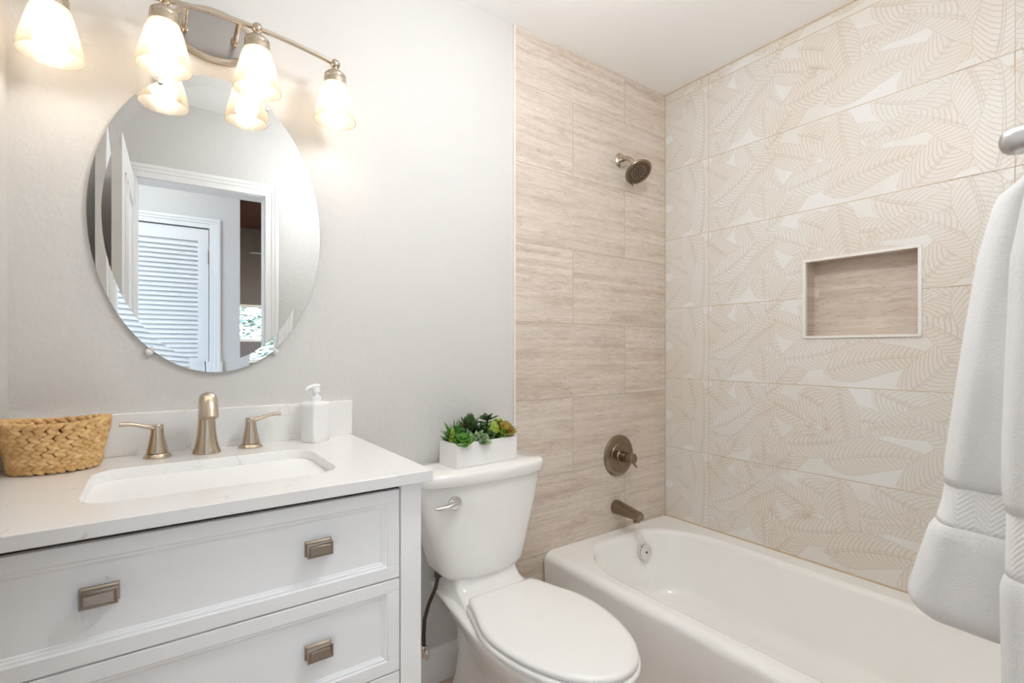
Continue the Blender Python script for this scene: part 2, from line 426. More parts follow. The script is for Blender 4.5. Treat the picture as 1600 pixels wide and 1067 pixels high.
# one printed tile (length s, height t); the same print repeats on every tile of the wall
TB = bmesh.new(); TLay = TB.loops.layers.float_color.new('leaf')
LEAVES = []
for i in range(15):                                    # under layer: smaller leaves all over
    LEAVES.append((rng.uniform(-.05, 1.0), rng.uniform(-.02, .35), rng.uniform(-PI, PI), rng.uniform(.2, .3), rng.uniform(.045, .06), rng.uniform(-.3, .3)))
LEAVES += [(-.02, .30, -0.75, .34, .066, .25), (.10, .02, 1.1, .30, .060, -.3), (.16, .36, -1.2, .30, .066, .3), (.30, .24, -2.6, .27, .056, .2),
          (.28, -.02, .85, .30, .066, .2), (.38, .30, -.5, .30, .062, -.3), (.33, .10, .1, .30, .056, .25), (.52, .34, -1.5, .28, .060, .2),
          (.47, .05, .35, .34, .068, -.25), (.62, .33, -.45, .36, .066, .3), (.95, .30, -2.7, .36, .068, -.2),
          (.70, -.03, .75, .42, .076, .18), (1.0, .02, 2.3, .36, .070, .25), (.86, .36, -1.25, .32, .062, -.25), (.02, .12, .4, .26, .056, .3), (.93, -.02, 1.4, .33, .07, .2)]
for k_, (s0, t0, a, L, W, cv) in enumerate(LEAVES):
    leaf_outline(s0, t0, a, L, W, cv, rng.uniform(0.15, 1.0), k_, TB, TLay)
    leaf_outline(s0 + 0.004, t0, a + 0.02, L * 0.98, 0.004, cv, 0.9, k_ + 0.5, TB, TLay)
for co, no in (((0, 0, 0), (0, -1, 0)), ((0, TL, 0), (0, 1, 0)), ((0, 0, 0), (0, 0, -1)), ((0, 0, TH), (0, 0, 1))):
    bmesh.ops.bisect_plane(TB, geom=TB.verts[:] + TB.edges[:] + TB.faces[:], dist=1e-6, plane_co=co, plane_no=no, clear_outer=True)
tile_faces = [[(lp.vert.co.copy(), tuple(lp[TLay])) for lp in fc.loops] for fc in TB.faces]
TB.free()
LB = bmesh.new(); LL = LB.loops.layers.float_color.new('leaf')
ZR0 = 0.406
for ci, y0 in enumerate((0.732, -0.241, -1.214)):
    for ri in range(-1, 7):
        z0 = ZR0 + ri * TH
        for fc in tile_faces:
            vs_ = [LB.verts.new((XR - c.x, y0 - c.y, z0 + c.z)) for c, _ in fc]
            try: q = LB.faces.new(vs_)
            except ValueError: continue
            for lp, (_, at_) in zip(q.loops, fc): lp[LL] = at_
for co, no in (((0, 0, 0), (0, 1, 0)), ((0, -1.47, 0), (0, -1, 0)), ((0, 0, ZC), (0, 0, 1)), ((0, 0, 0.30), (0, 0, -1))):
    bmesh.ops.bisect_plane(LB, geom=LB.verts[:] + LB.edges[:] + LB.faces[:], dist=1e-6, plane_co=co, plane_no=no, clear_outer=True)
for co, no in (((0, NY0, 0), (0, 1, 0)), ((0, NY1, 0), (0, 1, 0)), ((0, 0, NZ0), (0, 0, 1)), ((0, 0, NZ1), (0, 0, 1))):
    bmesh.ops.bisect_plane(LB, geom=LB.verts[:] + LB.edges[:] + LB.faces[:], dist=1e-6, plane_co=co, plane_no=no)
for fc in LB.faces:
    c = fc.calc_center_median()
    if NY0 < c.y < NY1 and NZ0 < c.z < NZ1: continue
    vs_ = [bm.verts.new(lp.vert.co) for lp in fc.loops]
    try: q = bm.faces.new(vs_)
    except ValueError: continue
    for lp, l2 in zip(q.loops, fc.loops): lp[lay] = tuple(l2[LL])
LB.free()
f.mi = 1
gx0, gx1, gw = XR - 0.0009, XR + 0.0005, 0.0013
zs = [ZR0 + i * TH for i in range(0, 7)]
for z in zs:
    if NZ0 < z < NZ1:
        f.box(gx0, gx1, -1.48, NY0, z - gw, z + gw); f.box(gx0, gx1, NY1, 0.0, z - gw, z + gw)
    else: f.box(gx0, gx1, -1.48, 0.0, z - gw, z + gw)
for y in (-0.241, -1.214): f.box(gx0, gx1, y - gw, y + gw, 0.3, ZC)
f.box(gx0 - 0.001, gx1, -1.48, 0.0, ZC - 0.006, ZC); f.box(gx0 - 0.001, gx1, -0.0115, 0.0, 0.3, ZC); f.box(gx0 - 0.003, gx1, -1.48, 0.0, 0.398, 0.407)
for fc in bm.faces:
    if fc.material_index == 1:
        for lp in fc.loops: lp[lay] = (0, 0, 0, 0)
wall_right = struct('wall_right', f, [M['leaf_tile'], M['grout_tan']], 'cream tiled wall with printed leaf line drawing above the tub', 'wall', recalc=False)
f = MB(); t_ = 0.01
f.box(XR + ND, XR + ND + 0.02, NY0 - t_, NY1 + t_, NZ0 - t_, NZ1 + t_)
a, e = XR + 0.006, 0.0012
f.box(a, XR + ND, NY0 - t_, NY0 + e, NZ0 - t_, NZ1 + t_); f.box(a, XR + ND, NY1 - e, NY1 + t_, NZ0 - t_, NZ1 + t_)
f.box(a, XR + ND, NY0, NY1, NZ0 - t_, NZ0 + e); f.box(a, XR + ND, NY0, NY1, NZ1 - e, NZ1 + t_)
put('niche_lining', f, M['travertine_niche'], wall_right)
f = MB(); a, b = XR - 0.004, XR + 0.012
f.box(a - 0.002, b, NY0 - 0.001, NY1 + 0.001, NZ1 - 0.007, NZ1 + 0.003); f.box(a - 0.002, b, NY0 - 0.001, NY1 + 0.001, NZ0 - 0.003, NZ0 + 0.006)
f.box(a, b, NY0 - 0.002, NY0 + 0.009, NZ0 + 0.006, NZ1 - 0.007); f.box(a, b, NY1 - 0.008, NY1 + 0.002, NZ0 + 0.006, NZ1 - 0.007)
put('niche_trim', f, M['metal_trim'], wall_right, bevel=0.0008)

# baseboard
f = MB(); prof = [(-0.016, ZF), (-0.016, ZF + 0.085), (-0.013, ZF + 0.095), (-0.010, ZF + 0.104), (-0.008, ZF + 0.116), (0.0, ZF + 0.116), (0.0, ZF)]
f.loft([[Vector((x, y, z)) for y, z in prof] for x in (0.47, 1.098)])
struct('baseboard_back', f, M['trim_white'], 'white moulded baseboard behind the toilet', 'baseboard')

# ------------------------------------------------------------------ doorway, door, hall and bedroom (seen in the mirror)
CW = 0.066
f = MB()
def casing(f, x0, x1, z1, yw, side):
    """Stepped door casing around an opening on wall plane y=yw, standing out by `side`."""
    for (o, i, d) in ((CW, 0.0, 0.012), (CW, 0.030, 0.017), (CW - 0.006, 0.046, 0.021)):
        y0, y1 = sorted((yw, yw + side * d))
        f.box(x0 - o, x0 - i, y0, y1, ZF, z1 + o); f.box(x1 + i, x1 + o, y0, y1, ZF, z1 + o); f.box(x0 - i, x1 + i, y0, y1, z1 + i, z1 + o)
casing(f, DX0, DX1, DZ, YF, 1)
f.box(DX0 - 0.001, DX0 + 0.004, YF - 0.12, YF, ZF, DZ); f.box(DX1 - 0.004, DX1 + 0.001, YF - 0.12, YF, ZF, DZ); f.box(DX0, DX1, YF - 0.12, YF, DZ - 0.004, DZ + 0.001)
struct('trim_2', f, M['trim_white'], 'white door casing reflected in the oval mirror', 'door casing', bevel=0.002)
f = MB(); dx0, dx1, dy0, dy1 = -0.163, -0.130, -1.462, -0.852
f.box(dx0, dx1, dy0, dy1, ZF + 0.01, 2.022)
door1 = struct('door_1', f, M['trim_white'], 'open white panel door edge-on at the left of the mirror', 'door', bevel=0.002)
f = MB()
for z0, z1 in ((0.20, 0.95), (1.06, 1.90)):
    for ya, yb in ((dy0 + 0.11, dy1 - 0.11),):
        for k_, (gi, dd) in enumerate(((0.0, 0.006), (0.028, 0.010))):
            A, B_, C_, D_ = ya + gi, yb - gi, z0 + gi, z1 - gi; e = 0.012
            for q in ((A, A + e, C_, D_), (B_ - e, B_, C_, D_), (A, B_, C_, C_ + e), (A, B_, D_ - e, D_)):
                f.box(dx1 - 0.002, dx1 + dd, q[0], q[1], q[2], q[3])
put('door_panel', f, M['trim_white'], door1, bevel=0.003)
HY = -2.45
f = MB()
LX0, LX1 = -0.36, 0.22
f.box(-1.4, LX0, HY - 0.1, HY, ZF, 2.7); f.box(LX1, 0.405, HY - 0.1, HY, ZF, 2.7); f.box(LX0, LX1, HY - 0.1, HY, 2.03, 2.7)
f.box(LX0, LX1, HY - 0.1, HY - 0.06, ZF, 2.03)
struct('wall_hall', f, M['wall_paint'], 'pale hall wall around the louvered door', 'wall')
f = MB(); f.box(-1.5, -1.4, -2.55, -1.6, ZF, 2.7); struct('wall_hall_end', f, M['wall_paint'])
f = MB(); f.box(-1.4, 0.405, -2.55, YF - 0.12, 2.44, 2.54); struct('ceiling_hall', f, M['ceiling_paint'])
f = MB(); casing(f, LX0, LX1, 2.028, HY, 1); struct('trim_3', f, M['trim_white'], 'white casing of the louvered closet door', 'door casing', bevel=0.002)
f = MB(); ly0, ly1 = HY - 0.035, HY - 0.004
f.box(LX0 + 0.004, LX0 + 0.07, ly0, ly1, ZF + 0.012, 2.022); f.box(LX1 - 0.066, LX1 - 0.004, ly0, ly1, ZF + 0.012, 2.022)
f.box(LX0 + 0.07, LX1 - 0.066, ly0, ly1, 1.938, 2.022); f.box(LX0 + 0.07, LX1 - 0.066, ly0, ly1, ZF + 0.012, 0.26); f.box(LX0 + 0.07, LX1 - 0.066, ly0, ly1, 1.0, 1.07)
z = 0.275
while z < 1.93:
    if not 0.985 < z < 1.085:
        mt = Matrix.Translation((0, (ly0 + ly1) / 2, z)) @ Matrix.Rotation(R(36), 4, 'X')
        f.box(LX0 + 0.065, LX1 - 0.06, -0.004, 0.004, -0.021, 0.021, mt)
    z += 0.031
door2 = struct('door_2', f, M['trim_white'], 'white louvered closet door reflected in the mirror', 'door')
f = MB()
for z in (1.83, 1.0, 0.3): f.box(LX1 - 0.006, LX1 + 0.006, HY - 0.004, HY + 0.006, z - 0.045, z + 0.045)
put('hinge', f, M['brass'], door2)
# bedroom beyond the hall
BY = -5.0
WX0, WX1, WZ0, WZ1 = 0.45, 1.25, 1.30, 1.73
f = MB()
f.box(0.3, WX0, BY - 0.1, BY, ZF, 2.9); f.box(WX1, 3.0, BY - 0.1, BY, ZF, 2.9); f.box(WX0, WX1, BY - 0.1, BY, WZ1, 2.9); f.box(WX0, WX1, BY - 0.1, BY, ZF, WZ0)
struct('wall_bedroom', f, M['taupe_wall'], 'dark bedroom wall with a window deep in the mirror', 'wall')
f = MB(); f.box(3.0, 3.1, BY, -4.7, ZF, 2.9); f.box(3.0, 3.1, -2.7, YF - 0.12, ZF, 2.9); f.box(3.0, 3.1, -4.7, -2.7, ZF, 0.8); f.box(3.0, 3.1, -4.7, -2.7, 2.2, 2.9); struct('wall_bedroom_side', f, M['taupe_wall'])  # unseen side opening added so daylight brightens the bedroom
f = MB(); f.box(0.305, 0.405, BY, HY - 0.1, ZF, 2.9); struct('wall_bedroom_partition', f, M['taupe_wall'])
f = MB(); f.box(0.3, 3.1, BY - 0.1, YF - 0.12, 2.62, 2.72); struct('ceiling_bedroom', f, M['brown_wood'], 'brown wooden bedroom ceiling deep in the mirror', 'ceiling')
f = MB()
for q in ((WX0, WX0 + 0.04, WZ0, WZ1), (WX1 - 0.04, WX1, WZ0, WZ1), (WX0, WX1, WZ0, WZ0 + 0.03), (WX0, WX1, WZ1 - 0.03, WZ1)): f.box(q[0], q[1], BY - 0.06, BY + 0.012, q[2], q[3])
win = struct('window_1', f, M['trim_white'], 'small bright window with foliage deep in the mirror', 'window')
f = MB(); f.box(WX0 + 0.03, WX1 - 0.03, BY - 0.035, BY - 0.031, WZ0 + 0.02, WZ1 - 0.02); put('pane', f, M['glass'], win)
fan = thing('ceiling_fan', 'white ceiling fan blade in the dark room reflected in mirror', 'fan', (1.15, -3.5, 2.05))
f = MB(); f.lathe([(0.02, 2.2), (0.02, 2.62)], 12, Matrix.Translation((1.15, -3.5, 0))); put('down_rod', f, M['fan_white'], fan)
f = MB(); f.lathe([(0.02, 2.03), (0.09, 2.05), (0.10, 2.12), (0.06, 2.19), (0.03, 2.21)], 24, Matrix.Translation((1.15, -3.5, 0))); put('motor_housing', f, M['fan_white'], fan)
for k_ in range(4):
    f = MB(); mt = Matrix.Translation((1.15, -3.5, 2.09)) @ Matrix.Rotation(PI / 2 * k_ + R(8), 4, 'Z') @ Matrix.Rotation(R(9), 4, 'X')
    f.loft([[mt @ Vector((x, y, z)) for x, y in ((0.08, -0.05), (0.2, -0.065), (0.52, -0.07), (0.56, -0.04), (0.57, 0), (0.56, 0.04), (0.52, 0.07), (0.2, 0.065), (0.08, 0.05))] for z in (-0.004, 0.004)])
    put('blade', f, M['fan_white'], fan)
rng = random.Random(5)
shrub = thing('garden_shrub', 'pale green shrub outside the window deep in the mirror', 'shrub', (1.0, -6.4, 0))
f = MB()
for i in range(2200):
    a = rng.uniform(0, 2 * PI); e = rng.uniform(-1, 1); rr = rng.uniform(0.6, 1.0)
    c = Vector((1.0 + 1.1 * rr * math.cos(a) * math.sqrt(1 - e * e), -6.4 + 0.7 * rr * math.sin(a) * math.sqrt(1 - e * e), 1.25 + 0.62 * rr * e))
    s = rng.uniform(0.03, 0.06); mt = Matrix.Translation(c) @ Matrix.Rotation(rng.uniform(0, 6.3), 4, 'Z') @ Matrix.Rotation(rng.uniform(-1.2, 1.2), 4, 'X')
    f.face([f.bm.verts.new(mt @ Vector(p)) for p in ((-s, 0, 0), (0, -s * 0.5, 0.01), (s, 0, 0), (0, s * 0.5, 0.01))])
put('foliage', f, M['bush'], shrub)
f = MB(); f.tube([(1.0, -6.4, 0), (1.02, -6.42, 0.5), (0.98, -6.38, 1.1)], [0.05, 0.04, 0.02]); put('trunk', f, M['bark'], shrub)
def fill_light(name, label, x, y, z, m_):
    hl = thing(name, label, 'fill light', (x, y, z)); mt = Matrix.Translation((x, y, z - 2.44))
    f = MB(); f.lathe([(0.17, 2.44), (0.17, 2.415), (0.16, 2.41)], 32, mt); put('rim', f, M['nickel'], hl)
    f = MB(); f.lathe([(0.155, 2.412), (0.14, 2.37), (0.10, 2.345), (0.04, 2.333), (0.005, 2.332)], 32, mt); put('glass_dome', f, m_, hl)
fill_light('hall_fill_light', 'round fill light added on the hall ceiling outside the door', -0.1, -2.02, 2.44, M['dome'])  # unseen light added to fill the bathroom through the doorway
LXr, LYr, LZr = 0.80, -0.92, 2.11
rl = thing('room_fill_light', 'unseen globe added as fill light on a short stem in the bathroom', 'fill light', (LXr, LYr, ZC)); mt = Matrix.Translation((LXr, LYr, 0))  # added out of view to lift and even the bathroom's brightness
f = MB(); f.lathe([(0.065, ZC), (0.065, ZC - 0.012), (0.05, ZC - 0.022), (0.008, ZC - 0.024), (0.008, LZr + 0.105), (0.035, LZr + 0.10), (0.037, LZr + 0.085)], 32, mt); put('canopy_stem', f, M['nickel'], rl)
f = MB(); f.sphere((LXr, LYr, LZr), 0.095, 32, 18); put('globe', f, M['room_fill'], rl, sharp=None)

# ------------------------------------------------------------------ bathtub
TX0, TX1, TY0, TY1, TZ = 1.238, XR - 0.001, -1.478, -0.009, 0.402
f = MB()
def trect(x0, x1, y0, y1, r, z, ry=None, n=12):
    P = []; ry = ry or r; cx, cy, hx, hy = (x0 + x1) / 2, (y0 + y1) / 2, (x1 - x0) / 2, (y1 - y0) / 2
    for k, (sx, sy) in enumerate(((1, 1), (-1, 1), (-1, -1), (1, -1))):
        for i in range(n + 1):
            a = PI / 2 * (k + i / n); P.append(Vector((cx + sx * (hx - r) + r * math.cos(a), cy + sy * (hy - ry) + ry * math.sin(a), z)))
    return P
rings = [trect(TX0 + 0.012, TX1, TY0, TY1, 0.012, ZF)]
rings += [trect(TX0 + 0.006, TX1, TY0, TY1, 0.012, 0.25)]
for i in range(7):
    a = PI / 2 * i / 6; rr = 0.032
    d = rr * (1 - math.cos(a)); rings.append(trect(TX0 + d, TX1 - d * 0.05, TY0 + d * 0.05, TY1 - d * 0.05, 0.012 + 0.25 * d, TZ - rr + rr * math.sin(a)))
bx0, bx1, by0, by1 = 1.315, 1.905, -1.385, -0.085       # basin opening
rings.append(trect(TX0 + 0.036, TX1 - 0.004, TY0 + 0.004, TY1 - 0.004, 0.022, TZ)); rings.append(trect(bx0 - 0.026, bx1 + 0.026, by0 - 0.026, by1 + 0.026, 0.211, TZ, 0.326))
for i in range(7):
    a = PI / 2 * i / 6; rr = 0.022
    d = rr * math.sin(a); rings.append(trect(bx0 - rr + d, bx1 + rr - d, by0 - rr + d, by1 + rr - d, 0.185 + rr - d, TZ - rr * (1 - math.cos(a)), 0.30 + rr - d))
fz = 0.135
for i in range(1, 6):
    s = i / 5.0; z = TZ - 0.022 - s * (TZ - 0.022 - fz - 0.06)
    rings.append(trect(bx0 + 0.03 * s, bx1 - 0.045 * s, by0 + 0.16 * s, by1 - 0.035 * s, 0.185 - 0.03 * s, z, 0.30 - 0.06 * s))
for i in range(1, 7):
    a = PI / 2 * i / 6; rr = 0.06
    d = rr * (1 - math.cos(a)); rings.append(trect(bx0 + 0.03 + d, bx1 - 0.045 - d, by0 + 0.16 + d, by1 - 0.035 - d, 0.155 - d * 0.6, fz + rr - rr * math.sin(a), 0.24 - d * 0.6))
rings.append(trect(1.5, 1.72, -0.95, -0.3, 0.09, fz - 0.012, 0.2))
f.loft(rings)
tub = thing('bathtub', 'white enamelled alcove bathtub along the leaf tiled wall', 'bathtub', (1.6, -0.74, ZF))
put('tub_body', f, M['tub_enamel'], tub, sharp=60)
f = MB(); mt = rot_to((0.0, -1, 0.16), (1.735, -0.098, 0.315))
f.lathe([(0.036, -0.004), (0.036, 0.012), (0.034, 0.016), (0.006, 0.0175)], 40, mt)
ov = put('overflow_plate', f, M['chrome'], tub, bevel=0)
f = MB(); f.lathe([(0.005, 0.016), (0.005, 0.0185), (0.002, 0.0187)], 16, mt); put('screw', f, M['nozzle'], ov)

# ------------------------------------------------------------------ shower fittings
YS = -0.008
sh = thing('showerhead', 'round brushed nickel shower head high on the travertine wall', 'shower head', (1.686, YS, 2.048))
f = MB(); f.lathe([(0.033, 0.0), (0.033, 0.003), (0.027, 0.010), (0.012, 0.013)], 32, rot_to((0, -1, 0), (1.686, YS, 2.048))); put('flange', f, M['nickel'], sh)
HC = Vector((1.690, -0.108, 1.969)); HN = Vector((-0.12, -0.62, -0.78)).normalized()
f = MB(); f.tube([(1.686, -0.01, 2.048), (1.686, -0.035, 2.050), (1.686, -0.054, 2.044), (1.686, -0.072, 2.028), tuple(HC - HN * 0.035)], 0.0105, 14); put('arm', f, M['nickel'], sh)
f = MB(); f.lathe([(0.011, -0.045), (0.016, -0.042), (0.016, -0.030), (0.024, -0.024), (0.050, -0.012), (0.058, -0.006), (0.060, 0.0), (0.058, 0.003), (0.050, 0.004), (0.049, 0.002), (0.002, 0.002)], 48, rot_to(HN, HC)); hd = put('head', f, M['nickel_dark'], sh)
f = MB(); q = rot_to(HN, HC)
for rr, nn in ((0.0445, 26), (0.0365, 22), (0.0245, 14), (0.0155, 9), (0.007, 4)):
    for j in range(nn):
        a = 2 * PI * j / nn + rr * 50
        f.lathe([(0.0031, 0.001), (0.0028, 0.0045), (0.0015, 0.0052)], 6, q @ Matrix.Translation((rr * math.cos(a), rr * math.sin(a), 0)))
put('nozzles', f, M['nozzle'], hd)
f = MB(); e = HC + HN.cross(Vector((1, 0, 0))).normalized() * -0.056; f.tube([e, e + Vector((0.002, -0.012, -0.016))], 0.0028, 8); put('selector', f, M['nickel_dark'], hd)

va = thing('shower_valve', 'round bronze-toned shower valve with lever handle on travertine', 'shower valve', (1.673, YS, 0.73))
mt = rot_to((0, -1, 0), (1.673, YS, 0.73))
f = MB(); f.lathe([(0.092, 0), (0.092, 0.004), (0.086, 0.010), (0.072, 0.013), (0.070, 0.011), (0.058, 0.012), (0.056, 0.015), (0.040, 0.017), (0.03, 0.018), (0.002, 0.018)], 64, mt); put('escutcheon', f, M['nickel_dark'], va)
f = MB(); f.lathe([(0.030, 0.016), (0.024, 0.022), (0.0225, 0.036), (0.019, 0.037), (0.019, 0.041), (0.0235, 0.042), (0.0235, 0.056), (0.020, 0.057), (0.020, 0.061), (0.023, 0.062), (0.023, 0.088), (0.020, 0.091), (0.002, 0.0915)], 32, mt)
f.tube([(1.673, -0.078, 0.728), (1.692, -0.080, 0.706), (1.708, -0.082, 0.688)], [0.008, 0.0055, 0.0045], 10)
put('handle', f, M['nickel_dark'], va)

sp = thing('tub_spout', 'bronze-toned tub spout above the tub rim', 'tub spout', (1.655, YS, 0.505))
def sect(y, zc, w, h, n=32, p=5.0):
    P = []
    for j in range(n):
        a = 2 * PI * j / n; c, s_ = math.cos(a), math.sin(a)
        P.append(Vector((1.655 + w * math.copysign(abs(c) ** (2 / p), c), y, zc + h * math.copysign(abs(s_) ** (2 / p), s_))))
    return P
f = MB(); f.loft([sect(-0.008, 0.505, 0.030, 0.031, p=2), sect(-0.024, 0.505, 0.030, 0.031, p=2.1), sect(-0.034, 0.505, 0.027, 0.027, p=2.6), sect(-0.07, 0.501, 0.024, 0.022), sect(-0.11, 0.498, 0.0225, 0.0175), sect(-0.138, 0.496, 0.0215, 0.0165), sect(-0.150, 0.494, 0.019, 0.013)])
put('body', f, M['nickel_dark'], sp, sharp=50)
f = MB(); f.lathe([(0.0155, 0.482), (0.0155, 0.470), (0.0125, 0.469), (0.012, 0.475)], 24, Matrix.Translation((1.655, -0.128, 0))); put('nozzle', f, M['nickel_dark'], sp)

# ------------------------------------------------------------------ vanity
VX0, VX1, VY, CZ0, CZ = XL + 0.003, 0.460, -0.545, 0.922, 0.945
va_ = thing('vanity_cabinet', 'white bathroom vanity cabinet with framed drawers left of toilet', 'cabinet', (0.1, -0.28, ZF))
f = MB()
f.box(VX0, VX1, VY + 0.02, -0.004, ZF + 0.09, CZ0); f.box(0.414, VX1, VY - 0.008, VY + 0.02, ZF, CZ0); f.box(VX0, VX0 + 0.02, VY - 0.008, VY + 0.02, ZF, CZ0)
f.box(VX1 - 0.04, VX1, -0.06, -0.004, ZF, ZF + 0.09)
put('body', f, M['cabinet_white'], va_, bevel=0.0015)
f = MB(); f.box(VX0 + 0.02, 0.414, VY + 0.006, VY + 0.021, ZF + 0.1, CZ0 - 0.0005); put('drawer_gap_shade', f, M['gap_shade'], va_)  # dark sheet behind the drawers, shade of the gaps put into its colour
DXL, DXR = VX0 + 0.021, 0.4115
def drawer(z0, z1, pulls):
    f = MB(); y0 = VY - 0.006; fw = 0.026
    f.box(DXL, DXR, y0, VY + 0.014, z1 - fw, z1); f.box(DXL, DXR, y0, VY + 0.014, z0, z0 + fw)
    f.box(DXL, DXL + fw, y0, VY + 0.014, z0 + fw, z1 - fw); f.box(DXR - fw, DXR, y0, VY + 0.014, z0 + fw, z1 - fw)
    f.box(DXL + fw, DXR - fw, y0 + 0.008, VY + 0.014, z0 + fw, z1 - fw)
    d = put('drawer', f, M['cabinet_white'], va_, bevel=0.0012)
    f = MB()                                             # moulding: a stepped cove inside the frame
    R0 = []
    for ins, yy in ((0.0, 0.0005), (0.002, 0.002), (0.006, 0.003), (0.0065, 0.005), (0.011, 0.0065), (0.0115, 0.0082)):
        x0, x1, a, b = DXL + fw + ins - 0.0005, DXR - fw - ins + 0.0005, z0 + fw + ins - 0.0005, z1 - fw - ins + 0.0005
        R0.append([Vector((x0, y0 + yy, a)), Vector((x1, y0 + yy, a)), Vector((x1, y0 + yy, b)), Vector((x0, y0 + yy, b))])
    f.loft(R0, False, False); put('moulding', f, M['cabinet_white'], d, sharp=20)
    for px, pz in pulls:
        f = MB(); yb = y0 + 0.008
        def ring(hx, hz, y): return [Vector((px - hx, y, pz - hz)), Vector((px + hx, y, pz - hz)), Vector((px + hx, y, pz + hz)), Vector((px - hx, y, pz + hz))]
        f.loft([ring(0.0245, 0.0140, yb + 0.001), ring(0.0245, 0.0140, yb - 0.003), ring(0.0215, 0.0112, yb - 0.005), ring(0.0200, 0.0098, yb - 0.014), ring(0.0230, 0.0125, yb - 0.016), ring(0.0235, 0.0128, yb - 0.019), ring(0.0212, 0.0105, yb - 0.020), ring(0.0205, 0.0098, yb - 0.0182), ring(0.0192, 0.0086, yb - 0.0182), ring(0.0180, 0.0075, yb - 0.0215)])
        put('pull', f, M['pull_metal'], d, bevel=0.0006)
drawer(0.7265, 0.9095, ((-0.072, 0.826), (0.25, 0.824)))
drawer(0.5325, 0.7235, ((-0.072, 0.630), (0.25, 0.628)))
drawer(ZF + 0.10, 0.5295, ((-0.072, 0.36), (0.25, 0.36)))

# countertop with sink cut-out
SX0, SX1, SY0, SY1, SR = -0.108, 0.318, -0.462, -0.172, 0.055
f = MB(); n_ = 10
CX0, CX1, CY0 = XL + 0.001, 0.478, -0.574
out_t = rrect((SX0 + SX1) / 2, (SY0 + SY1) / 2, (SX1 - SX0) / 2, (SY1 - SY0) / 2, SR, CZ, n_)
def outer_pt(p, z):
    c = Vector(((SX0 + SX1) / 2, (SY0 + SY1) / 2, 0)); d = Vector((p.x, p.y, 0)) - c; k = 1e9
    if d.x > 1e-9: k = min(k, (CX1 - c.x) / d.x)
    if d.x < -1e-9: k = min(k, (CX0 - c.x) / d.x)
    if d.y > 1e-9: k = min(k, (-0.001 - c.y) / d.y)
    if d.y < -1e-9: k = min(k, (CY0 - c.y) / d.y)
    q = c + d * k; return Vector((q.x, q.y, z))
# insert the four true corners into the ring
ring = list(out_t); cc = Vector(((SX0 + SX1) / 2, (SY0 + SY1) / 2, CZ))
for X, Y in ((CX1, -0.001), (CX0, -0.001), (CX0, CY0), (CX1, CY0)):
    best = None; a0 = math.atan2(Y - cc.y, X - cc.x)
    for i in range(len(ring)):
        p, q = ring[i], ring[(i + 1) % len(ring)]
        a1, a2 = math.atan2(p.y - cc.y, p.x - cc.x), math.atan2(q.y - cc.y, q.x - cc.x)
        d1 = (a0 - a1 + PI) % (2 * PI) - PI; d2 = (a2 - a0 + PI) % (2 * PI) - PI
        if d1 >= 0 and d2 >= 0 and d1 < 1 and d2 < 1:
            t = d1 / max(d1 + d2, 1e-9); best = (i + 1, p.lerp(q, t)); break
    if best: ring.insert(best[0], best[1])
def zed(P, z): return [Vector((p.x, p.y, z)) for p in P]
outer = [outer_pt(p, CZ) for p in ring]
for i, p in enumerate(outer):
    for X, Y in ((CX1, -0.001), (CX0, -0.001), (CX0, CY0), (CX1, CY0)):
        if (p - Vector((X, Y, CZ))).length < 0.012: outer[i] = Vector((X, Y, CZ))
f.loft([zed(ring, CZ0), zed(ring, CZ - 0.002), [p.lerp(Vector((cc.x, cc.y, p.z)), -0.006) for p in zed(ring, CZ)], zed(outer, CZ), zed(outer, CZ0), zed(ring, CZ0)], False, False)
bmesh.ops.remove_doubles(f.bm, verts=f.bm.verts, dist=0.0001)
ct = thing('countertop', 'white quartz vanity countertop with faint grey veins', 'countertop', (0.1, -0.28, CZ0))
put('slab', f, M['quartz'], ct, bevel=0.0015)
f = MB(); f.box(-0.262, 0.483, -0.020, -0.0005, CZ, 1.047); tag(put('backsplash', f, M['quartz'], bevel=0.0015), 'low white quartz backsplash strip along the wall behind the faucet', 'backsplash')
# undermount sink
f = MB(); cx, cy = (SX0 + SX1) / 2, (SY0 + SY1) / 2; hx, hy = (SX1 - SX0) / 2, (SY1 - SY0) / 2
prof = [(0.030, CZ0 - 0.0005, 0.07), (0.004, CZ0 - 0.0005, 0.06), (0.000, CZ0 - 0.004, 0.058), (-0.006, CZ0 - 0.05, 0.055), (-0.014, CZ0 - 0.10, 0.052), (-0.022, CZ0 - 0.125, 0.05), (-0.038, CZ0 - 0.138, 0.045), (-0.07, CZ0 - 0.142, 0.04), (-0.115, CZ0 - 0.146, 0.02)]
ins = [rrect(cx, cy, hx + d, hy + d, r, z, n_) for d, z, r in prof]
outp = [(-0.115, CZ0 - 0.158, 0.02), (-0.03, CZ0 - 0.154, 0.05), (0.0, CZ0 - 0.12, 0.055), (0.012, CZ0 - 0.02, 0.06), (0.030, CZ0 - 0.014, 0.07)]
f.loft(ins, False, True); f.loft([rrect(cx, cy, hx + d, hy + d, r, z, n_) for d, z, r in outp][::-1] , False, True)
tag(put('sink_basin', f, M['sink_white'], sharp=60), 'white rectangular undermount sink set in the quartz countertop', 'sink')

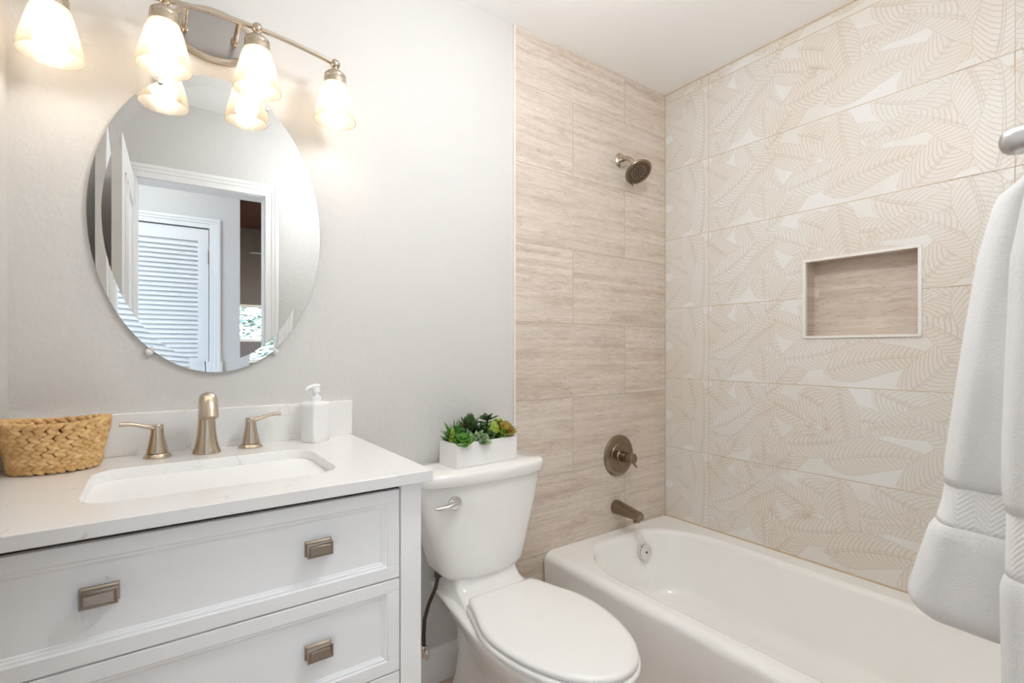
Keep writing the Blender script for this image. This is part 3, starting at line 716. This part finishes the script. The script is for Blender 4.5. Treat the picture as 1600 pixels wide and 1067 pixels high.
# faucet
fa = thing('faucet', 'brushed nickel widespread faucet behind the sink with two levers', 'faucet', (0.1, -0.085, CZ))
f = MB(); prof = [(0.031, CZ), (0.031, CZ + 0.003), (0.0275, CZ + 0.012), (0.0235, CZ + 0.03), (0.0205, CZ + 0.052), (0.019, CZ + 0.075), (0.0185, CZ + 0.09)]
f.lathe(prof, 32, Matrix.Translation((0.1, -0.085, 0)))
pts = [(0.1, -0.085, CZ + 0.085)]; rad = [0.0185]; fl = [1.0]
for i in range(13):
    a = PI * 0.86 * i / 12
    pts.append((0.1, -0.085 - 0.036 * (1 - math.cos(a)), CZ + 0.093 + 0.044 * math.sin(a))); rad.append(0.0184 + 0.0008 * i / 12); fl.append(1.0 - 0.25 * i / 12)
pts.append((0.1, -0.161, CZ + 0.094)); rad.append(0.0192); fl.append(0.72)
f.tube(pts, rad, 24, True, fl, up=(0, 1, 0))
put('spout', f, M['nickel_warm'], fa, sharp=50)
def faucet_handle(x, y, sgn):
    f = MB(); mt = Matrix.Translation((x, y, 0))
    f.lathe([(0.0285, CZ), (0.0285, CZ + 0.003), (0.0235, CZ + 0.009), (0.0215, CZ + 0.0105)], 32, mt)
    h = put('handle', f, M['nickel_warm'], fa)
    f = MB(); f.lathe([(0.022, CZ + 0.0115), (0.0215, CZ + 0.014), (0.017, CZ + 0.036), (0.0135, CZ + 0.056), (0.0125, CZ + 0.070), (0.0125, CZ + 0.076), (0.0115, CZ + 0.0775), (0.001, CZ + 0.0775)], 32, mt)
    P = [(x - sgn * 0.008, y, CZ + 0.0715), (x + sgn * 0.010, y - 0.002, CZ + 0.0715), (x + sgn * 0.026, y - 0.004, CZ + 0.076), (x + sgn * 0.042, y - 0.006, CZ + 0.0815), (x + sgn * 0.058, y - 0.008, CZ + 0.084), (x + sgn * 0.071, y - 0.010, CZ + 0.0840)]
    f.tube(P, [0.0115, 0.0095, 0.0072, 0.0066, 0.0068, 0.0065], 14, True, [0.55, 0.62, 0.7, 0.7, 0.75, 0.8])
    put('lever', f, M['nickel_warm'], h, sharp=50)
faucet_handle(0.0, -0.078, -1); faucet_handle(0.2, -0.070, 1)

# ------------------------------------------------------------------ soap dispenser
so = thing('soap_dispenser', 'square white soap bottle with pump at right end of counter', 'soap dispenser', (0.362, -0.078, CZ))
rz = Matrix.Translation((0.362, -0.078, 0)) @ Matrix.Rotation(R(32), 4, 'Z')
f = MB(); rings = []
for hw, z in ((0.029, 0), (0.0315, 0.003), (0.032, 0.03), (0.032, 0.098), (0.0315, 0.104), (0.029, 0.109), (0.022, 0.1115), (0.013, 0.1125)):
    rings.append([rz @ p for p in rrect(0, 0, hw, hw * 0.84, min(0.009, hw * 0.4), CZ + z, 6)])
f.loft(rings); put('bottle', f, M['soap_white'], so, sharp=50)
f = MB(); f.lathe([(0.0115, 0.110), (0.0145, 0.112), (0.0145, 0.124), (0.0115, 0.126), (0.0075, 0.127), (0.0075, 0.137), (0.0105, 0.138), (0.0105, 0.148), (0.008, 0.152)], 24, rz @ Matrix.Translation((0, 0, CZ)))
a = Vector((0.362, -0.078, CZ + 0.151))
f.tube([a + Vector((0.010, 0.002, 0.004)), a + Vector((0, 0, 0.0045)), a + Vector((-0.016, -0.008, 0.003)), a + Vector((-0.027, -0.0135, -0.001)), a + Vector((-0.030, -0.015, -0.007))], [0.006, 0.0075, 0.0055, 0.0045, 0.0038], 12, True, 0.75)
put('pump', f, M['soap_white'], so)

# ------------------------------------------------------------------ woven basket
bk = thing('woven_basket', 'tan oval woven seagrass basket at left end of countertop', 'basket', (-0.176, -0.105, CZ))
BCX, BCY, BH = -0.176, -0.105, 0.096
def bell(t, z):                                   # point on the basket wall; t angle, z 0..1
    a = 0.070 + 0.020 * z; b = 0.050 + 0.018 * z
    return Vector((BCX + a * math.cos(t), BCY + b * math.sin(t), CZ + 0.004 + z * BH + 0.008 * z * math.cos(t) ** 2))
f = MB(); NB = 48
f.loft([[bell(2 * PI * j / NB, 0).lerp(Vector((BCX, BCY, CZ + 0.004)), 0.06) for j in range(NB)], [bell(2 * PI * j / NB, 1).lerp(Vector((BCX, BCY, CZ + BH)), 0.05) for j in range(NB)]], True, False)
f.loft([[bell(2 * PI * j / NB, 0.06).lerp(Vector((BCX, BCY, CZ + 0.006)), 0.16) for j in range(NB)], [bell(2 * PI * j / NB, 0.99).lerp(Vector((BCX, BCY, CZ + BH)), 0.09) for j in range(NB)]], True, False)
put('liner', f, M['seagrass_dark'], bk)
def braid(rows, inner):
    f = MB(); rng = random.Random(3 + inner)
    for r_ in range(rows):
        for half in (0, 1):
            zc = (r_ + 0.27 + 0.46 * half) / rows; N = 27
            for j in range(N):
                t = 2 * PI * (j + 0.5 * (r_ % 2) + 0.12 * half) / N + rng.uniform(-0.012, 0.012)
                p = bell(t, zc); tx = (bell(t + 0.02, zc) - bell(t - 0.02, zc)).normalized(); up = (bell(t, zc + 0.05) - bell(t, zc - 0.05)).normalized()
                nn = tx.cross(up).normalized()
                if inner: p = p - nn * 0.009
                s = (1 if half else -1) * 0.50 + rng.uniform(-0.06, 0.06)
                d = (tx * math.cos(s) + up * math.sin(s)).normalized(); e = nn.cross(d)
                mt = Matrix((d, e, nn)).transposed().to_4x4()
                f.sphere(p + nn * rng.uniform(-0.001, 0.001), 1.0, 8, 6, (0.0128 * rng.uniform(0.92, 1.08), 0.0063, 0.0055), mt)
    return f
put('weave', braid(6, 0), M['seagrass'], bk, sharp=None)
put('inner_weave', braid(6, 1), M['seagrass'], bk, sharp=None)
f = MB(); rng = random.Random(9)
for j in range(40):
    t = 2 * PI * j / 40; p = bell(t, 1.0); tx = (bell(t + 0.02, 1.0) - bell(t - 0.02, 1.0)).normalized(); inw = (Vector((BCX, BCY, p.z)) - p).normalized()
    d = (tx + inw * 0.35 * (1 if j % 2 else -1) + Vector((0, 0, 0.15 * (1 if j % 2 else -1)))).normalized(); e = Vector((0, 0, 1)).cross(d).normalized()
    mt = Matrix((d, e, d.cross(e))).transposed().to_4x4()
    f.sphere(p + inw * 0.004, 1.0, 8, 6, (0.013, 0.0062, 0.0052), mt)
put('rim_braid', f, M['seagrass'], bk, sharp=None)

# ------------------------------------------------------------------ mirror
mi = thing('oval_mirror', 'frameless oval mirror with slanted glass edge on the wall above the sink', 'mirror', (0.127, -0.008, 1.53))
MC = Vector((0.127, -0.012, 1.530)); MA, MBh, BW = 0.262, 0.388, 0.027
mrot = Matrix.Translation(MC) @ Matrix.Rotation(R(-0.8), 4, 'Z')
NM = 128
def ell(a, b, y): return [mrot @ Vector((a * math.cos(2 * PI * j / NM), y, b * math.sin(2 * PI * j / NM))) for j in range(NM)]
f = MB(); f.loft([ell(MA - BW, MBh - BW, 0.0), ell(MA - BW - 0.05, MBh - BW - 0.05, 0.0)], False, True); put('glass', f, M['mirror'], mi, sharp=0.1)
f = MB(); f.loft([ell(MA, MBh, -BW * math.tan(R(1.8))), ell(MA - BW, MBh - BW, -0.0001)], False, False); put('bevel', f, M['mirror'], mi, sharp=None)
f = MB(); f.loft([ell(MA, MBh, -BW * math.tan(R(1.8))), ell(MA + 0.0006, MBh + 0.0006, 0.0005), ell(MA, MBh, 0.005), ell(MA - 0.03, MBh - 0.03, 0.005)], False, True); put('edge', f, M['clear_clip'], mi, sharp=30)
for a in (118, 62, 238, 302):
    p = Vector((0.127 + MA * math.cos(R(a)), -0.010, 1.53 + MBh * math.sin(R(a)))); d = Vector((math.cos(R(a)), 0, math.sin(R(a)) * 0.8)).normalized()
    f = MB(); f.sphere(p + d * 0.007, 0.009, 14, 8, (1, 0.8, 1)); f.sphere(p + d * -0.003 + Vector((0, -0.005, 0)), 0.006, 12, 6, (1, 0.5, 1))
    f.lathe([(0.003, 0.0), (0.003, 0.003), (0.001, 0.0035)], 10, rot_to((0, -1, 0), p + d * 0.008 + Vector((0, -0.007, 0))))
    put('clip', f, M['clear_clip'], mi)

# ------------------------------------------------------------------ vanity light
LYC = -0.12
vl = thing('vanity_light', 'four-light brushed nickel vanity fixture with frosted shades above mirror', 'light fixture', (0.112, 0.0, 2.05))
f = MB(); rings = []
def oval(a, b, y, z0=2.030): return [Vector((0.122 + a * math.cos(2 * PI * j / 64), y, z0 + b * math.sin(2 * PI * j / 64))) for j in range(64)]
f.loft([oval(0.100, 0.071, 0.0), oval(0.100, 0.071, -0.012), oval(0.096, 0.067, -0.017), oval(0.089, 0.060, -0.018), oval(0.086, 0.057, -0.0155)], False, False)
bp = put('backplate', f, M['nickel_warm'], vl)
f = MB(); f.loft([oval(0.087, 0.058, -0.015), oval(0.05, 0.03, -0.0155)], False, True); put('plate_centre', f, M['plate_grey'], bp)
XS = (-0.182, 0.013, 0.208, 0.403)
def bar_z(x): return 2.024 - 0.428 * (x - 0.112) ** 2 + 0.030 * (x - 0.112)
f = MB(); f.tube([(-0.195 + 0.61 * i / 30, LYC, bar_z(-0.195 + 0.61 * i / 30)) for i in range(31)], 0.0062, 14); put('bar', f, M['nickel_warm'], vl)
for px in (0.055, 0.168):
    z = bar_z(px); f = MB(); f.tube([(px, -0.014, z), (px, LYC, z)], 0.0055, 12); f.lathe([(0.009, 0), (0.009, 0.012), (0.0065, 0.016)], 16, rot_to((0, -1, 0), (px, -0.015, z))); put('post', f, M['nickel_warm'], vl)
for x in XS:
    zb = bar_z(x); mt = Matrix.Translation((x, LYC, 0))
    f = MB(); f.sphere((x, LYC, zb), 0.0135, 20, 12); f.lathe([(0.010, zb - 0.024), (0.0075, zb - 0.018), (0.0075, zb - 0.010)], 16, mt); put('ball_joint', f, M['nickel_warm'], vl)
    zt = zb - 0.022
    f = MB(); f.lathe([(0.012, zt), (0.022, zt - 0.002), (0.0285, zt - 0.009), (0.0295, zt - 0.016), (0.0285, zt - 0.018), (0.0295, zt - 0.020), (0.0300, zt - 0.036), (0.0285, zt - 0.0365), (0.0275, zt - 0.020), (0.010, zt - 0.006)], 32, mt, True, True); put('socket_cup', f, M['nickel_warm'], vl)
    zs_ = zt - 0.030
    po = [(0.0275, 0), (0.0310, -0.005), (0.0370, -0.022), (0.0430, -0.045), (0.0485, -0.068), (0.0530, -0.088), (0.0555, -0.102), (0.0560, -0.108)]
    pi_ = [(0.0538, -0.1085), (0.0530, -0.102), (0.0505, -0.088), (0.0460, -0.068), (0.0405, -0.045), (0.0345, -0.022), (0.0285, -0.006), (0.0255, 0)]
    f = MB(); f.lathe([(r, zs_ + z) for r, z in po + pi_], 96, mt, False, False, uv=True); put('lamp_shade', f, M['shade'], vl, sharp=70)
    f = MB(); f.lathe([(0.010, zs_ - 0.008), (0.012, zs_ - 0.02), (0.018, zs_ - 0.032), (0.0265, zs_ - 0.05), (0.0295, zs_ - 0.066), (0.0275, zs_ - 0.080), (0.020, zs_ - 0.090), (0.010, zs_ - 0.095), (0.001, zs_ - 0.0962)], 32, mt); put('light_bulb', f, M['bulb'], vl)

# ------------------------------------------------------------------ toilet
TXc = 0.872
to = thing('toilet', 'white two-piece toilet with closed lid between vanity and tub', 'toilet', (TXc, -0.4, ZF))
def outline(yb, yf, wb, wm, ym, z, n=22, pw=2.0, rc=0.25):
    """Plan outline: flat back at yb (half width wb), widest wm at ym, elliptical front tip yf."""
    pts = []
    for i in range(n + 1):                                   # front half, right to left through the tip
        a = PI / 2 * (i / n)
        pts.append((wm * math.cos(a) ** (2 / pw), ym + (yf - ym) * math.sin(a) ** (2 / pw)))
    side = []
    for i in range(1, 9):
        t = i / 8; e = t * t * (3 - 2 * t)
        wdt = wm + (wb - wm) * e
        y = ym + (yb - ym) * t
        if t > 0.93: wdt -= 0.012
        side.append((wdt, y))
    right = side[::-1] + pts
    R_ = [Vector((TXc + a, y, z)) for a, y in right] + [Vector((TXc - a, y, z)) for a, y in right[::-1][1:]]
    return R_
f = MB()
rings = [outline(-0.09, -0.60, 0.100, 0.108, -0.30, ZF), outline(-0.09, -0.60, 0.098, 0.106, -0.30, ZF + 0.02), outline(-0.10, -0.57, 0.088, 0.095, -0.30, ZF + 0.08),
         outline(-0.11, -0.56, 0.084, 0.098, -0.34, ZF + 0.16), outline(-0.11, -0.60, 0.088, 0.118, -0.40, 0.29), outline(-0.10, -0.675, 0.098, 0.145, -0.44, 0.335), outline(-0.06, -0.725, 0.115, 0.164, -0.45, 0.375),
         outline(-0.03, -0.750, 0.132, 0.174, -0.455, 0.405), outline(-0.02, -0.757, 0.138, 0.177, -0.455, 0.418), outline(-0.02, -0.752, 0.136, 0.173, -0.455, 0.4235), outline(-0.03, -0.735, 0.12, 0.155, -0.45, 0.4245)]
f.loft(rings); put('bowl', f, M['porcelain'], to, sharp=60)
def neck(hw, yf, z): return rrect(TXc, (-0.03 + yf) / 2, hw, (-0.03 - yf) / 2, 0.03, z, 6)
f = MB(); f.loft([neck(0.128, -0.275, 0.40), neck(0.127, -0.272, 0.418), neck(0.124, -0.262, 0.430), neck(0.121, -0.235, 0.440), neck(0.119, -0.205, 0.452), neck(0.118, -0.190, 0.470), neck(0.117, -0.188, 0.488)]); put('tank_base', f, M['porcelain'], to, sharp=60)
f = MB(); f.loft([outline(-0.255, -0.763, 0.128, 0.178, -0.46, 0.4265), outline(-0.25, -0.768, 0.134, 0.183, -0.46, 0.431), outline(-0.25, -0.768, 0.134, 0.183, -0.46, 0.438), outline(-0.255, -0.764, 0.130, 0.179, -0.46, 0.4425)]); put('seat', f, M['seat_plastic'], to, sharp=60)
f = MB(); f.loft([outline(-0.255, -0.758, 0.124, 0.174, -0.46, 0.4455), outline(-0.252, -0.762, 0.128, 0.178, -0.46, 0.4485), outline(-0.252, -0.762, 0.128, 0.178, -0.46, 0.4555), outline(-0.255, -0.758, 0.125, 0.174, -0.46, 0.4605), outline(-0.27, -0.742, 0.112, 0.160, -0.46, 0.4632)]); put('lid', f, M['seat_plastic'], to, sharp=60)
def tank_ring(hw, yb, yf, bow, z, p=6.0, n=64):
    P = []; cy = (yb + yf) / 2; hy = (yb - yf) / 2
    for j in range(n):
        a = 2 * PI * j / n; c, s_ = math.cos(a), math.sin(a)
        x = hw * math.copysign(abs(c) ** (2 / p), c); y = cy + hy * math.copysign(abs(s_) ** (2 / p), s_)
        if s_ < 0: y -= bow * (1 - (x / hw) ** 2) * min(1, abs(s_) * 2)
        P.append(Vector((TXc + x, y, z)))
    return P
f = MB(); f.loft([tank_ring(0.125, -0.03, -0.165, 0.02, 0.484), tank_ring(0.145, -0.022, -0.177, 0.024, 0.4875), tank_ring(0.155, -0.02, -0.180, 0.025, 0.502), tank_ring(0.174, -0.02, -0.180, 0.027, 0.57), tank_ring(0.212, -0.02, -0.182, 0.030, 0.69), tank_ring(0.232, -0.02, -0.183, 0.031, 0.782)]); put('tank', f, M['porcelain'], to, sharp=60)
f = MB(); f.loft([tank_ring(0.239, -0.016, -0.189, 0.033, 0.7835), tank_ring(0.2425, -0.014, -0.192, 0.034, 0.787), tank_ring(0.2435, -0.013, -0.193, 0.034, 0.812), tank_ring(0.241, -0.015, -0.190, 0.034, 0.820), tank_ring(0.234, -0.022, -0.183, 0.033, 0.8245), tank_ring(0.15, -0.06, -0.14, 0.02, 0.8255)]); put('tank_lid', f, M['porcelain'], to, sharp=60)
f = MB(); c = Vector((0.739, -0.197, 0.735)); f.lathe([(0.0215, 0.0), (0.0215, 0.006), (0.0190, 0.010), (0.013, 0.012), (0.012, 0.018), (0.002, 0.020)], 28, rot_to((-0.12, -1, 0.02), c + Vector((0, 0.002, 0))))
f.tube([c + Vector((0.006, -0.017, 0.002)), c + Vector((-0.012, -0.0215, 0.002)), c + Vector((-0.035, -0.023, -0.003)), c + Vector((-0.062, -0.021, -0.004)), c + Vector((-0.076, -0.019, -0.003))], [0.0115, 0.0125, 0.0105, 0.0080, 0.0045], 14, True, 0.75)
put('flush_lever', f, M['chrome'], to)
# water supply
f = MB(); f.lathe([(0.021, 0), (0.021, 0.002), (0.014, 0.007), (0.009, 0.008), (0.009, 0.03)], 24, rot_to((0, -1, 0), (0.704, -0.016, 0.222)))
sv = thing('shutoff_valve', 'small chrome water valve on baseboard beside the vanity', 'valve', (0.704, 0, 0.222)); put('escutcheon', f, M['chrome'], sv)
f = MB(); f.lathe([(0.011, 0.205), (0.011, 0.238), (0.007, 0.241)], 16, Matrix.Translation((0.704, -0.055, 0))); f.sphere((0.704, -0.078, 0.222), 0.014, 16, 8, (0.6, 0.5, 1.2)); put('valve_body', f, M['chrome'], sv)
f = MB(); f.tube([(0.704, -0.055, 0.2425), (0.703, -0.056, 0.28), (0.704, -0.06, 0.33), (0.716, -0.068, 0.38), (0.733, -0.078, 0.425), (0.740, -0.082, 0.46), (0.742, -0.083, 0.488)], 0.0062, 10)
f.lathe([(0.013, 0.466), (0.013, 0.487)], 12, Matrix.Translation((0.742, -0.083, 0)))
tag(put('supply_hose', f, M['hose'], to), 'dark braided water hose')

# ------------------------------------------------------------------ planter with succulents
PZ = 0.8262
pl = thing('succulent_planter', 'white rectangular planter of green succulents on the toilet tank', 'planter', (0.885, -0.105, PZ))
pm = Matrix.Translation((0.884, -0.104, PZ)) @ Matrix.Rotation(R(4), 4, 'Z')
PX, PY, PH = 0.124, 0.052, 0.078
f = MB(); A = [rrect(0, 0, PX, PY, 0.0025, z, 3) for z in (0, PH)]; Bq = [rrect(0, 0, PX - 0.005, PY - 0.005, 0.002, z, 3) for z in (PH, PH - 0.02)]
f.loft([[pm @ p for p in r] for r in (A[0], A[1], Bq[0], Bq[1])], True, True); put('pot', f, M['planter_white'], pl, bevel=0.0008)
f = MB(); rng = random.Random(2)
G = [[pm @ Vector((-PX + 0.006 + (2 * PX - 0.012) * i / 24, -PY + 0.006 + (2 * PY - 0.012) * j / 8, PH - 0.008 + rng.uniform(-0.003, 0.003))) for i in range(25)] for j in range(9)]
V = [[f.bm.verts.new(p) for p in r] for r in G]
for j in range(8):
    for i in range(24): f.face((V[j][i], V[j][i + 1], V[j + 1][i + 1], V[j + 1][i]))
put('soil', f, M['soil'], pl)
def sleaf(f, base, d, up, L, W, T, bend=0.2, tip=0.25, belly=0.55, n=7, m=10):
    """A thick pointed leaf growing from base along d and bending towards up."""
    d = Vector(d).normalized(); up = Vector(up); side = d.cross(up)
    if side.length < 1e-4: side = d.cross(Vector((1, 0.3, 0)))
    side.normalize(); nn = side.cross(d).normalized(); rings = []
    for i in range(n + 1):
        u = i / n; c = Vector(base) + d * (L * u) + nn * (bend * L * u * u)
        wv = (math.sin(PI * (0.12 + 0.88 * u) ** (1.0 / belly * 0.75)) ** 0.75) if u < 0.999 else 0.0
        wv = max(wv, tip * 0.25 if u > 0.9 else 0.3 * (1 - u), 0.03)
        rings.append([c + side * (W * wv * math.cos(2 * PI * j / m)) + nn * (T * wv * (math.sin(2 * PI * j / m) * (0.6 if math.sin(2 * PI * j / m) > 0 else 1.0) + 0.35 * math.cos(2 * PI * j / m) ** 2)) for j in range(m)])
    f.loft(rings)
def rosette(name, c, mat, layers, L, W, T, axis=(0, 0, 1), bend=0.25, seed=1, mat2=None):
    f = MB(); rng = random.Random(seed); c = pm @ Vector(c); ax = Vector(axis).normalized(); q = Vector((0, 0, 1)).rotation_difference(ax)
    for k_, (nn, elev, sc_, rise) in enumerate(layers):
        for j in range(nn):
            a = 2 * PI * (j + 0.5 * (k_ % 2)) / nn + rng.uniform(-0.12, 0.12); e = R(elev + rng.uniform(-6, 6))
            d = q @ Vector((math.cos(a) * math.cos(e), math.sin(a) * math.cos(e), math.sin(e)))
            sleaf(f, c + ax * rise, d, ax, L * sc_ * rng.uniform(0.9, 1.08), W * sc_ ** 0.5, T, bend)
    f.tube([c - Vector((0, 0, max(0.02, c.z - PZ - PH + 0.014))), c + ax * max(0.006, layers[-1][3])], 0.0032, 8)
    return put(name, f, mat, pl, sharp=60)
ZT = PH - 0.004
# left: spiky aloe, yellow cone, bright rosette in front
f = MB(); rng = random.Random(21); c = pm @ Vector((-0.088, 0.004, ZT))
for j in range(46):
    a = rng.uniform(0, 2 * PI); e = R(rng.uniform(35, 88)); d = Vector((math.cos(a) * math.cos(e), math.sin(a) * math.cos(e), math.sin(e)))
    sleaf(f, c + Vector((rng.uniform(-.01, .01), rng.uniform(-.01, .01), 0)), d, (0, 0, 1), rng.uniform(0.055, 0.084), 0.0034, 0.002, -0.05, belly=0.9, n=5, m=6)
put('spiky_aloe', f, M['s_aloe'], pl, sharp=60)
rosette('yellow_cone_succulent', (-0.113, -0.012, ZT), M['s_lime'], [(8, 20, 1, 0.004), (8, 35, 1, 0.013), (8, 45, .9, 0.022), (7, 55, .8, 0.031), (6, 65, .7, 0.039)], 0.017, 0.0055, 0.003, seed=4)
rosette('bright_green_rosette', (-0.092, -0.036, ZT), M['s_bright'], [(7, 8, 1, 0.002), (7, 30, .9, 0.006), (5, 52, .72, 0.010), (4, 72, .5, 0.012)], 0.0374, 0.0138, 0.0050, axis=(-0.1, -0.45, 1), seed=5)
# middle: paddle leaves, beads, grey rosette, thin dark fillers
rosette('paddle_leaf_succulent', (-0.035, 0.008, ZT + 0.036), M['s_dark'], [(6, 18, .95, 0.0), (6, 42, 1.0, 0.004), (5, 66, .95, 0.008)], 0.046, 0.0105, 0.004, seed=6, bend=0.15)
rosette('maroon_paddle_leaf', (-0.054, -0.005, ZT + 0.042), M['s_maroon'], [(3, 45, 1.0, 0.0)], 0.034, 0.0095, 0.0035, seed=16, bend=0.1, axis=(-0.5, -0.2, 1))
rosette('grey_green_rosette', (-0.016, -0.038, ZT - 0.002), M['s_grey'], [(7, 5, 1, 0.002), (6, 28, .85, 0.006), (5, 55, .65, 0.009)], 0.0312, 0.0138, 0.0048, axis=(0.0, -0.6, 1), seed=7)
f = MB(); rng = random.Random(8)
for j in range(60):
    p = pm @ Vector((-0.035 + rng.gauss(0, 0.018), -0.022 + rng.gauss(0, 0.010), ZT + rng.uniform(0.0, 0.030))); f.sphere(p, rng.uniform(0.0034, 0.0052), 8, 6)
put('beaded_sedum', f, M['s_grey'], pl, sharp=None)
rosette('dark_filler_succulent', (0.014, -0.004, ZT + 0.006), M['s_dark'], [(9, 15, 1, 0.0), (8, 40, 1, 0.006), (6, 65, .9, 0.012)], 0.0442, 0.0078, 0.0039, seed=9)
# right: upright lime cone, thin-leaved top, red-tipped echeveria
rosette('upright_lime_succulent', (0.040, -0.028, ZT + 0.006), M['s_lime'], [(6, 48, .9, 0.002), (6, 56, .95, 0.008), (6, 62, .95, 0.014), (5, 70, .85, 0.020), (4, 78, .75, 0.026)], 0.0405, 0.0115, 0.0047, seed=10, bend=0.2)
rosette('long_leaf_succulent', (0.042, 0.010, ZT + 0.050), M['s_dark'], [(5, 6, 1.0, 0.0), (5, 28, .8, 0.006), (4, 55, .6, 0.010)], 0.0528, 0.0102, 0.0036, seed=12, bend=-0.15)
rosette('red_tipped_echeveria', (0.090, -0.024, ZT + 0.010), M['s_red'], [(8, 12, 1, 0.002), (7, 34, .9, 0.007), (6, 56, .72, 0.011), (4, 75, .5, 0.013)], 0.0434, 0.0161, 0.0056, axis=(0.1, -0.4, 1), seed=13)
rosette('small_lime_rosette', (0.096, 0.018, ZT + 0.032), M['s_lime'], [(6, 10, 1, 0.0), (6, 38, .85, 0.005), (4, 65, .6, 0.008)], 0.0312, 0.0111, 0.0046, seed=14)
rosette('small_bright_rosette', (0.110, -0.004, ZT + 0.026), M['s_bright'], [(6, 15, 1, 0.0), (5, 45, .8, 0.005)], 0.0280, 0.0105, 0.0049, seed=15)

for q_, (px_, py_, mt_, L_) in enumerate(((-0.070, 0.030, 's_dark', .036), (0.005, 0.028, 's_dark', .036), (0.066, 0.000, 's_dark', .034), (0.070, -0.036, 's_bright', .024), (0.015, -0.036, 's_dark', .026), (-0.058, -0.034, 's_grey', .022), (-0.100, 0.030, 's_bright', .032))):
    rosette('filler_succulent', (px_, py_, ZT + 0.002), M[mt_], [(8, 15, 1, 0.0), (7, 40, .95, 0.006), (5, 66, .8, 0.012)], L_, L_ * 0.24, 0.0032, seed=30 + q_)

# ------------------------------------------------------------------ towel and hook
HX, HYt, HZ = 0.835, -1.392, 1.452
hk = thing('towel_hook', 'brushed nickel towel hook at the right edge above towel', 'hook', (HX, YF, HZ))
f = MB(); f.lathe([(0.028, 0), (0.028, 0.004), (0.024, 0.009), (0.010, 0.011)], 32, rot_to((0, 1, 0), (HX, YF, HZ))); put('rosette', f, M['satin_silver'], hk)
f = MB(); f.lathe([(0.010, 0.008), (0.010, 0.030), (0.0150, 0.036), (0.0165, 0.044), (0.0168, 0.080), (0.0150, 0.088), (0.010, 0.0935), (0.004, 0.0955), (0.001, 0.096)], 32, rot_to((0, 1, -0.02), (HX, YF, HZ))); put('knob', f, M['satin_silver'], hk)
f = MB(); f.tube([(HX, YF + 0.01, HZ - 0.018), (HX, YF + 0.030, HZ - 0.034), (HX, YF + 0.048, HZ - 0.034), (HX, YF + 0.060, HZ - 0.022)], [0.006, 0.0065, 0.0065, 0.007], 12); put('lower_hook', f, M['satin_silver'], hk)
tw = thing('bath_towel', 'white terry bath towel with herringbone band hanging from hook', 'towel', (HX, -1.40, HZ - 0.03))
def tail(cx, yl, zt, zb, xs, band, seed, lean=0.0):
    """One hanging tail: yl(z) gives its edge towards the room, xs(s) its half thickness in x."""
    rng = random.Random(seed); rows = 60; n = 72
    def section(s, inset=0.0):
        z = zt + (zb - zt) * s; y1 = yl(z) - inset; y0 = YF + 0.012; cy = (y0 + y1) / 2; hy = (y1 - y0) / 2; hx = xs(s) - inset; P = []
        for j in range(n):
            a = 2 * PI * j / n; c, s_ = math.cos(a), math.sin(a)
            fold = 1 + 0.10 * math.sin(3 * a + seed) * (0.4 + 0.6 * s) + 0.05 * math.sin(7 * a + seed * 2 + 2.5 * s)
            x = hx * math.copysign(abs(c) ** 0.85, c) * fold; y = hy * math.copysign(abs(s_) ** 0.75, s_)
            dz = 0.0
            P.append(Vector((cx + lean * s + x, cy + y, z + dz)))
        return P
    def span(s0, s1, inset, round0, round1, k):
        rr = []
        for i in range(k + 1):
            s = s0 + (s1 - s0) * i / k; e = inset
            if round0: e += 0.006 * max(0, 1 - (i / k) * k / 3) ** 2
            if round1: e += round1 * max(0, 1 - (1 - i / k) * k / 4) ** 2.2
            rr.append(section(s, e))
        return rr
    H = zt - zb; b0, b1 = (zt - band[0]) / H, (zt - band[1]) / H
    f = MB(); f.loft(span(0.0, b0, 0.0, False, 0.0035, 34)); a_ = put('terry_cloth', f, M['terry'], tw, sharp=None)
    f = MB(); f.loft(span(b1, 1.0, 0.0, True, 0.018, 20)); b_ = put('hem', f, M['terry'], tw, sharp=None)
    f = MB(); f.loft(span(b0 - 0.005, b1 + 0.005, 0.0045, False, 0.0, 8)); put('woven_band', f, M['band'], tw, sharp=None)
def interp(tab):
    def g(z):
        for (z0, y0), (z1, y1) in zip(tab, tab[1:]):
            if z0 >= z >= z1:
                t = (z0 - z) / (z0 - z1); return y0 + (y1 - y0) * t
        return tab[-1][1] if z < tab[-1][0] else tab[0][1]
    return g
tail(0.865, interp([(1.43, -1.425), (1.415, -1.404), (1.39, -1.376), (1.32, -1.360), (1.237, -1.349), (1.075, -1.330), (1.0, -1.320), (0.875, -1.288), (0.80, -1.286)]), 1.428, 0.843, lambda s: 0.018 + 0.035 * min(1, s * 2.2), (1.026, 0.978), 1)
tail(0.775, interp([(1.43, -1.440), (1.40, -1.420), (1.30, -1.404), (1.10, -1.398), (0.95, -1.396), (0.80, -1.398)]), 1.420, 0.800, lambda s: 0.014 + 0.022 * min(1, s * 2.2), (1.022, 0.955), 4)
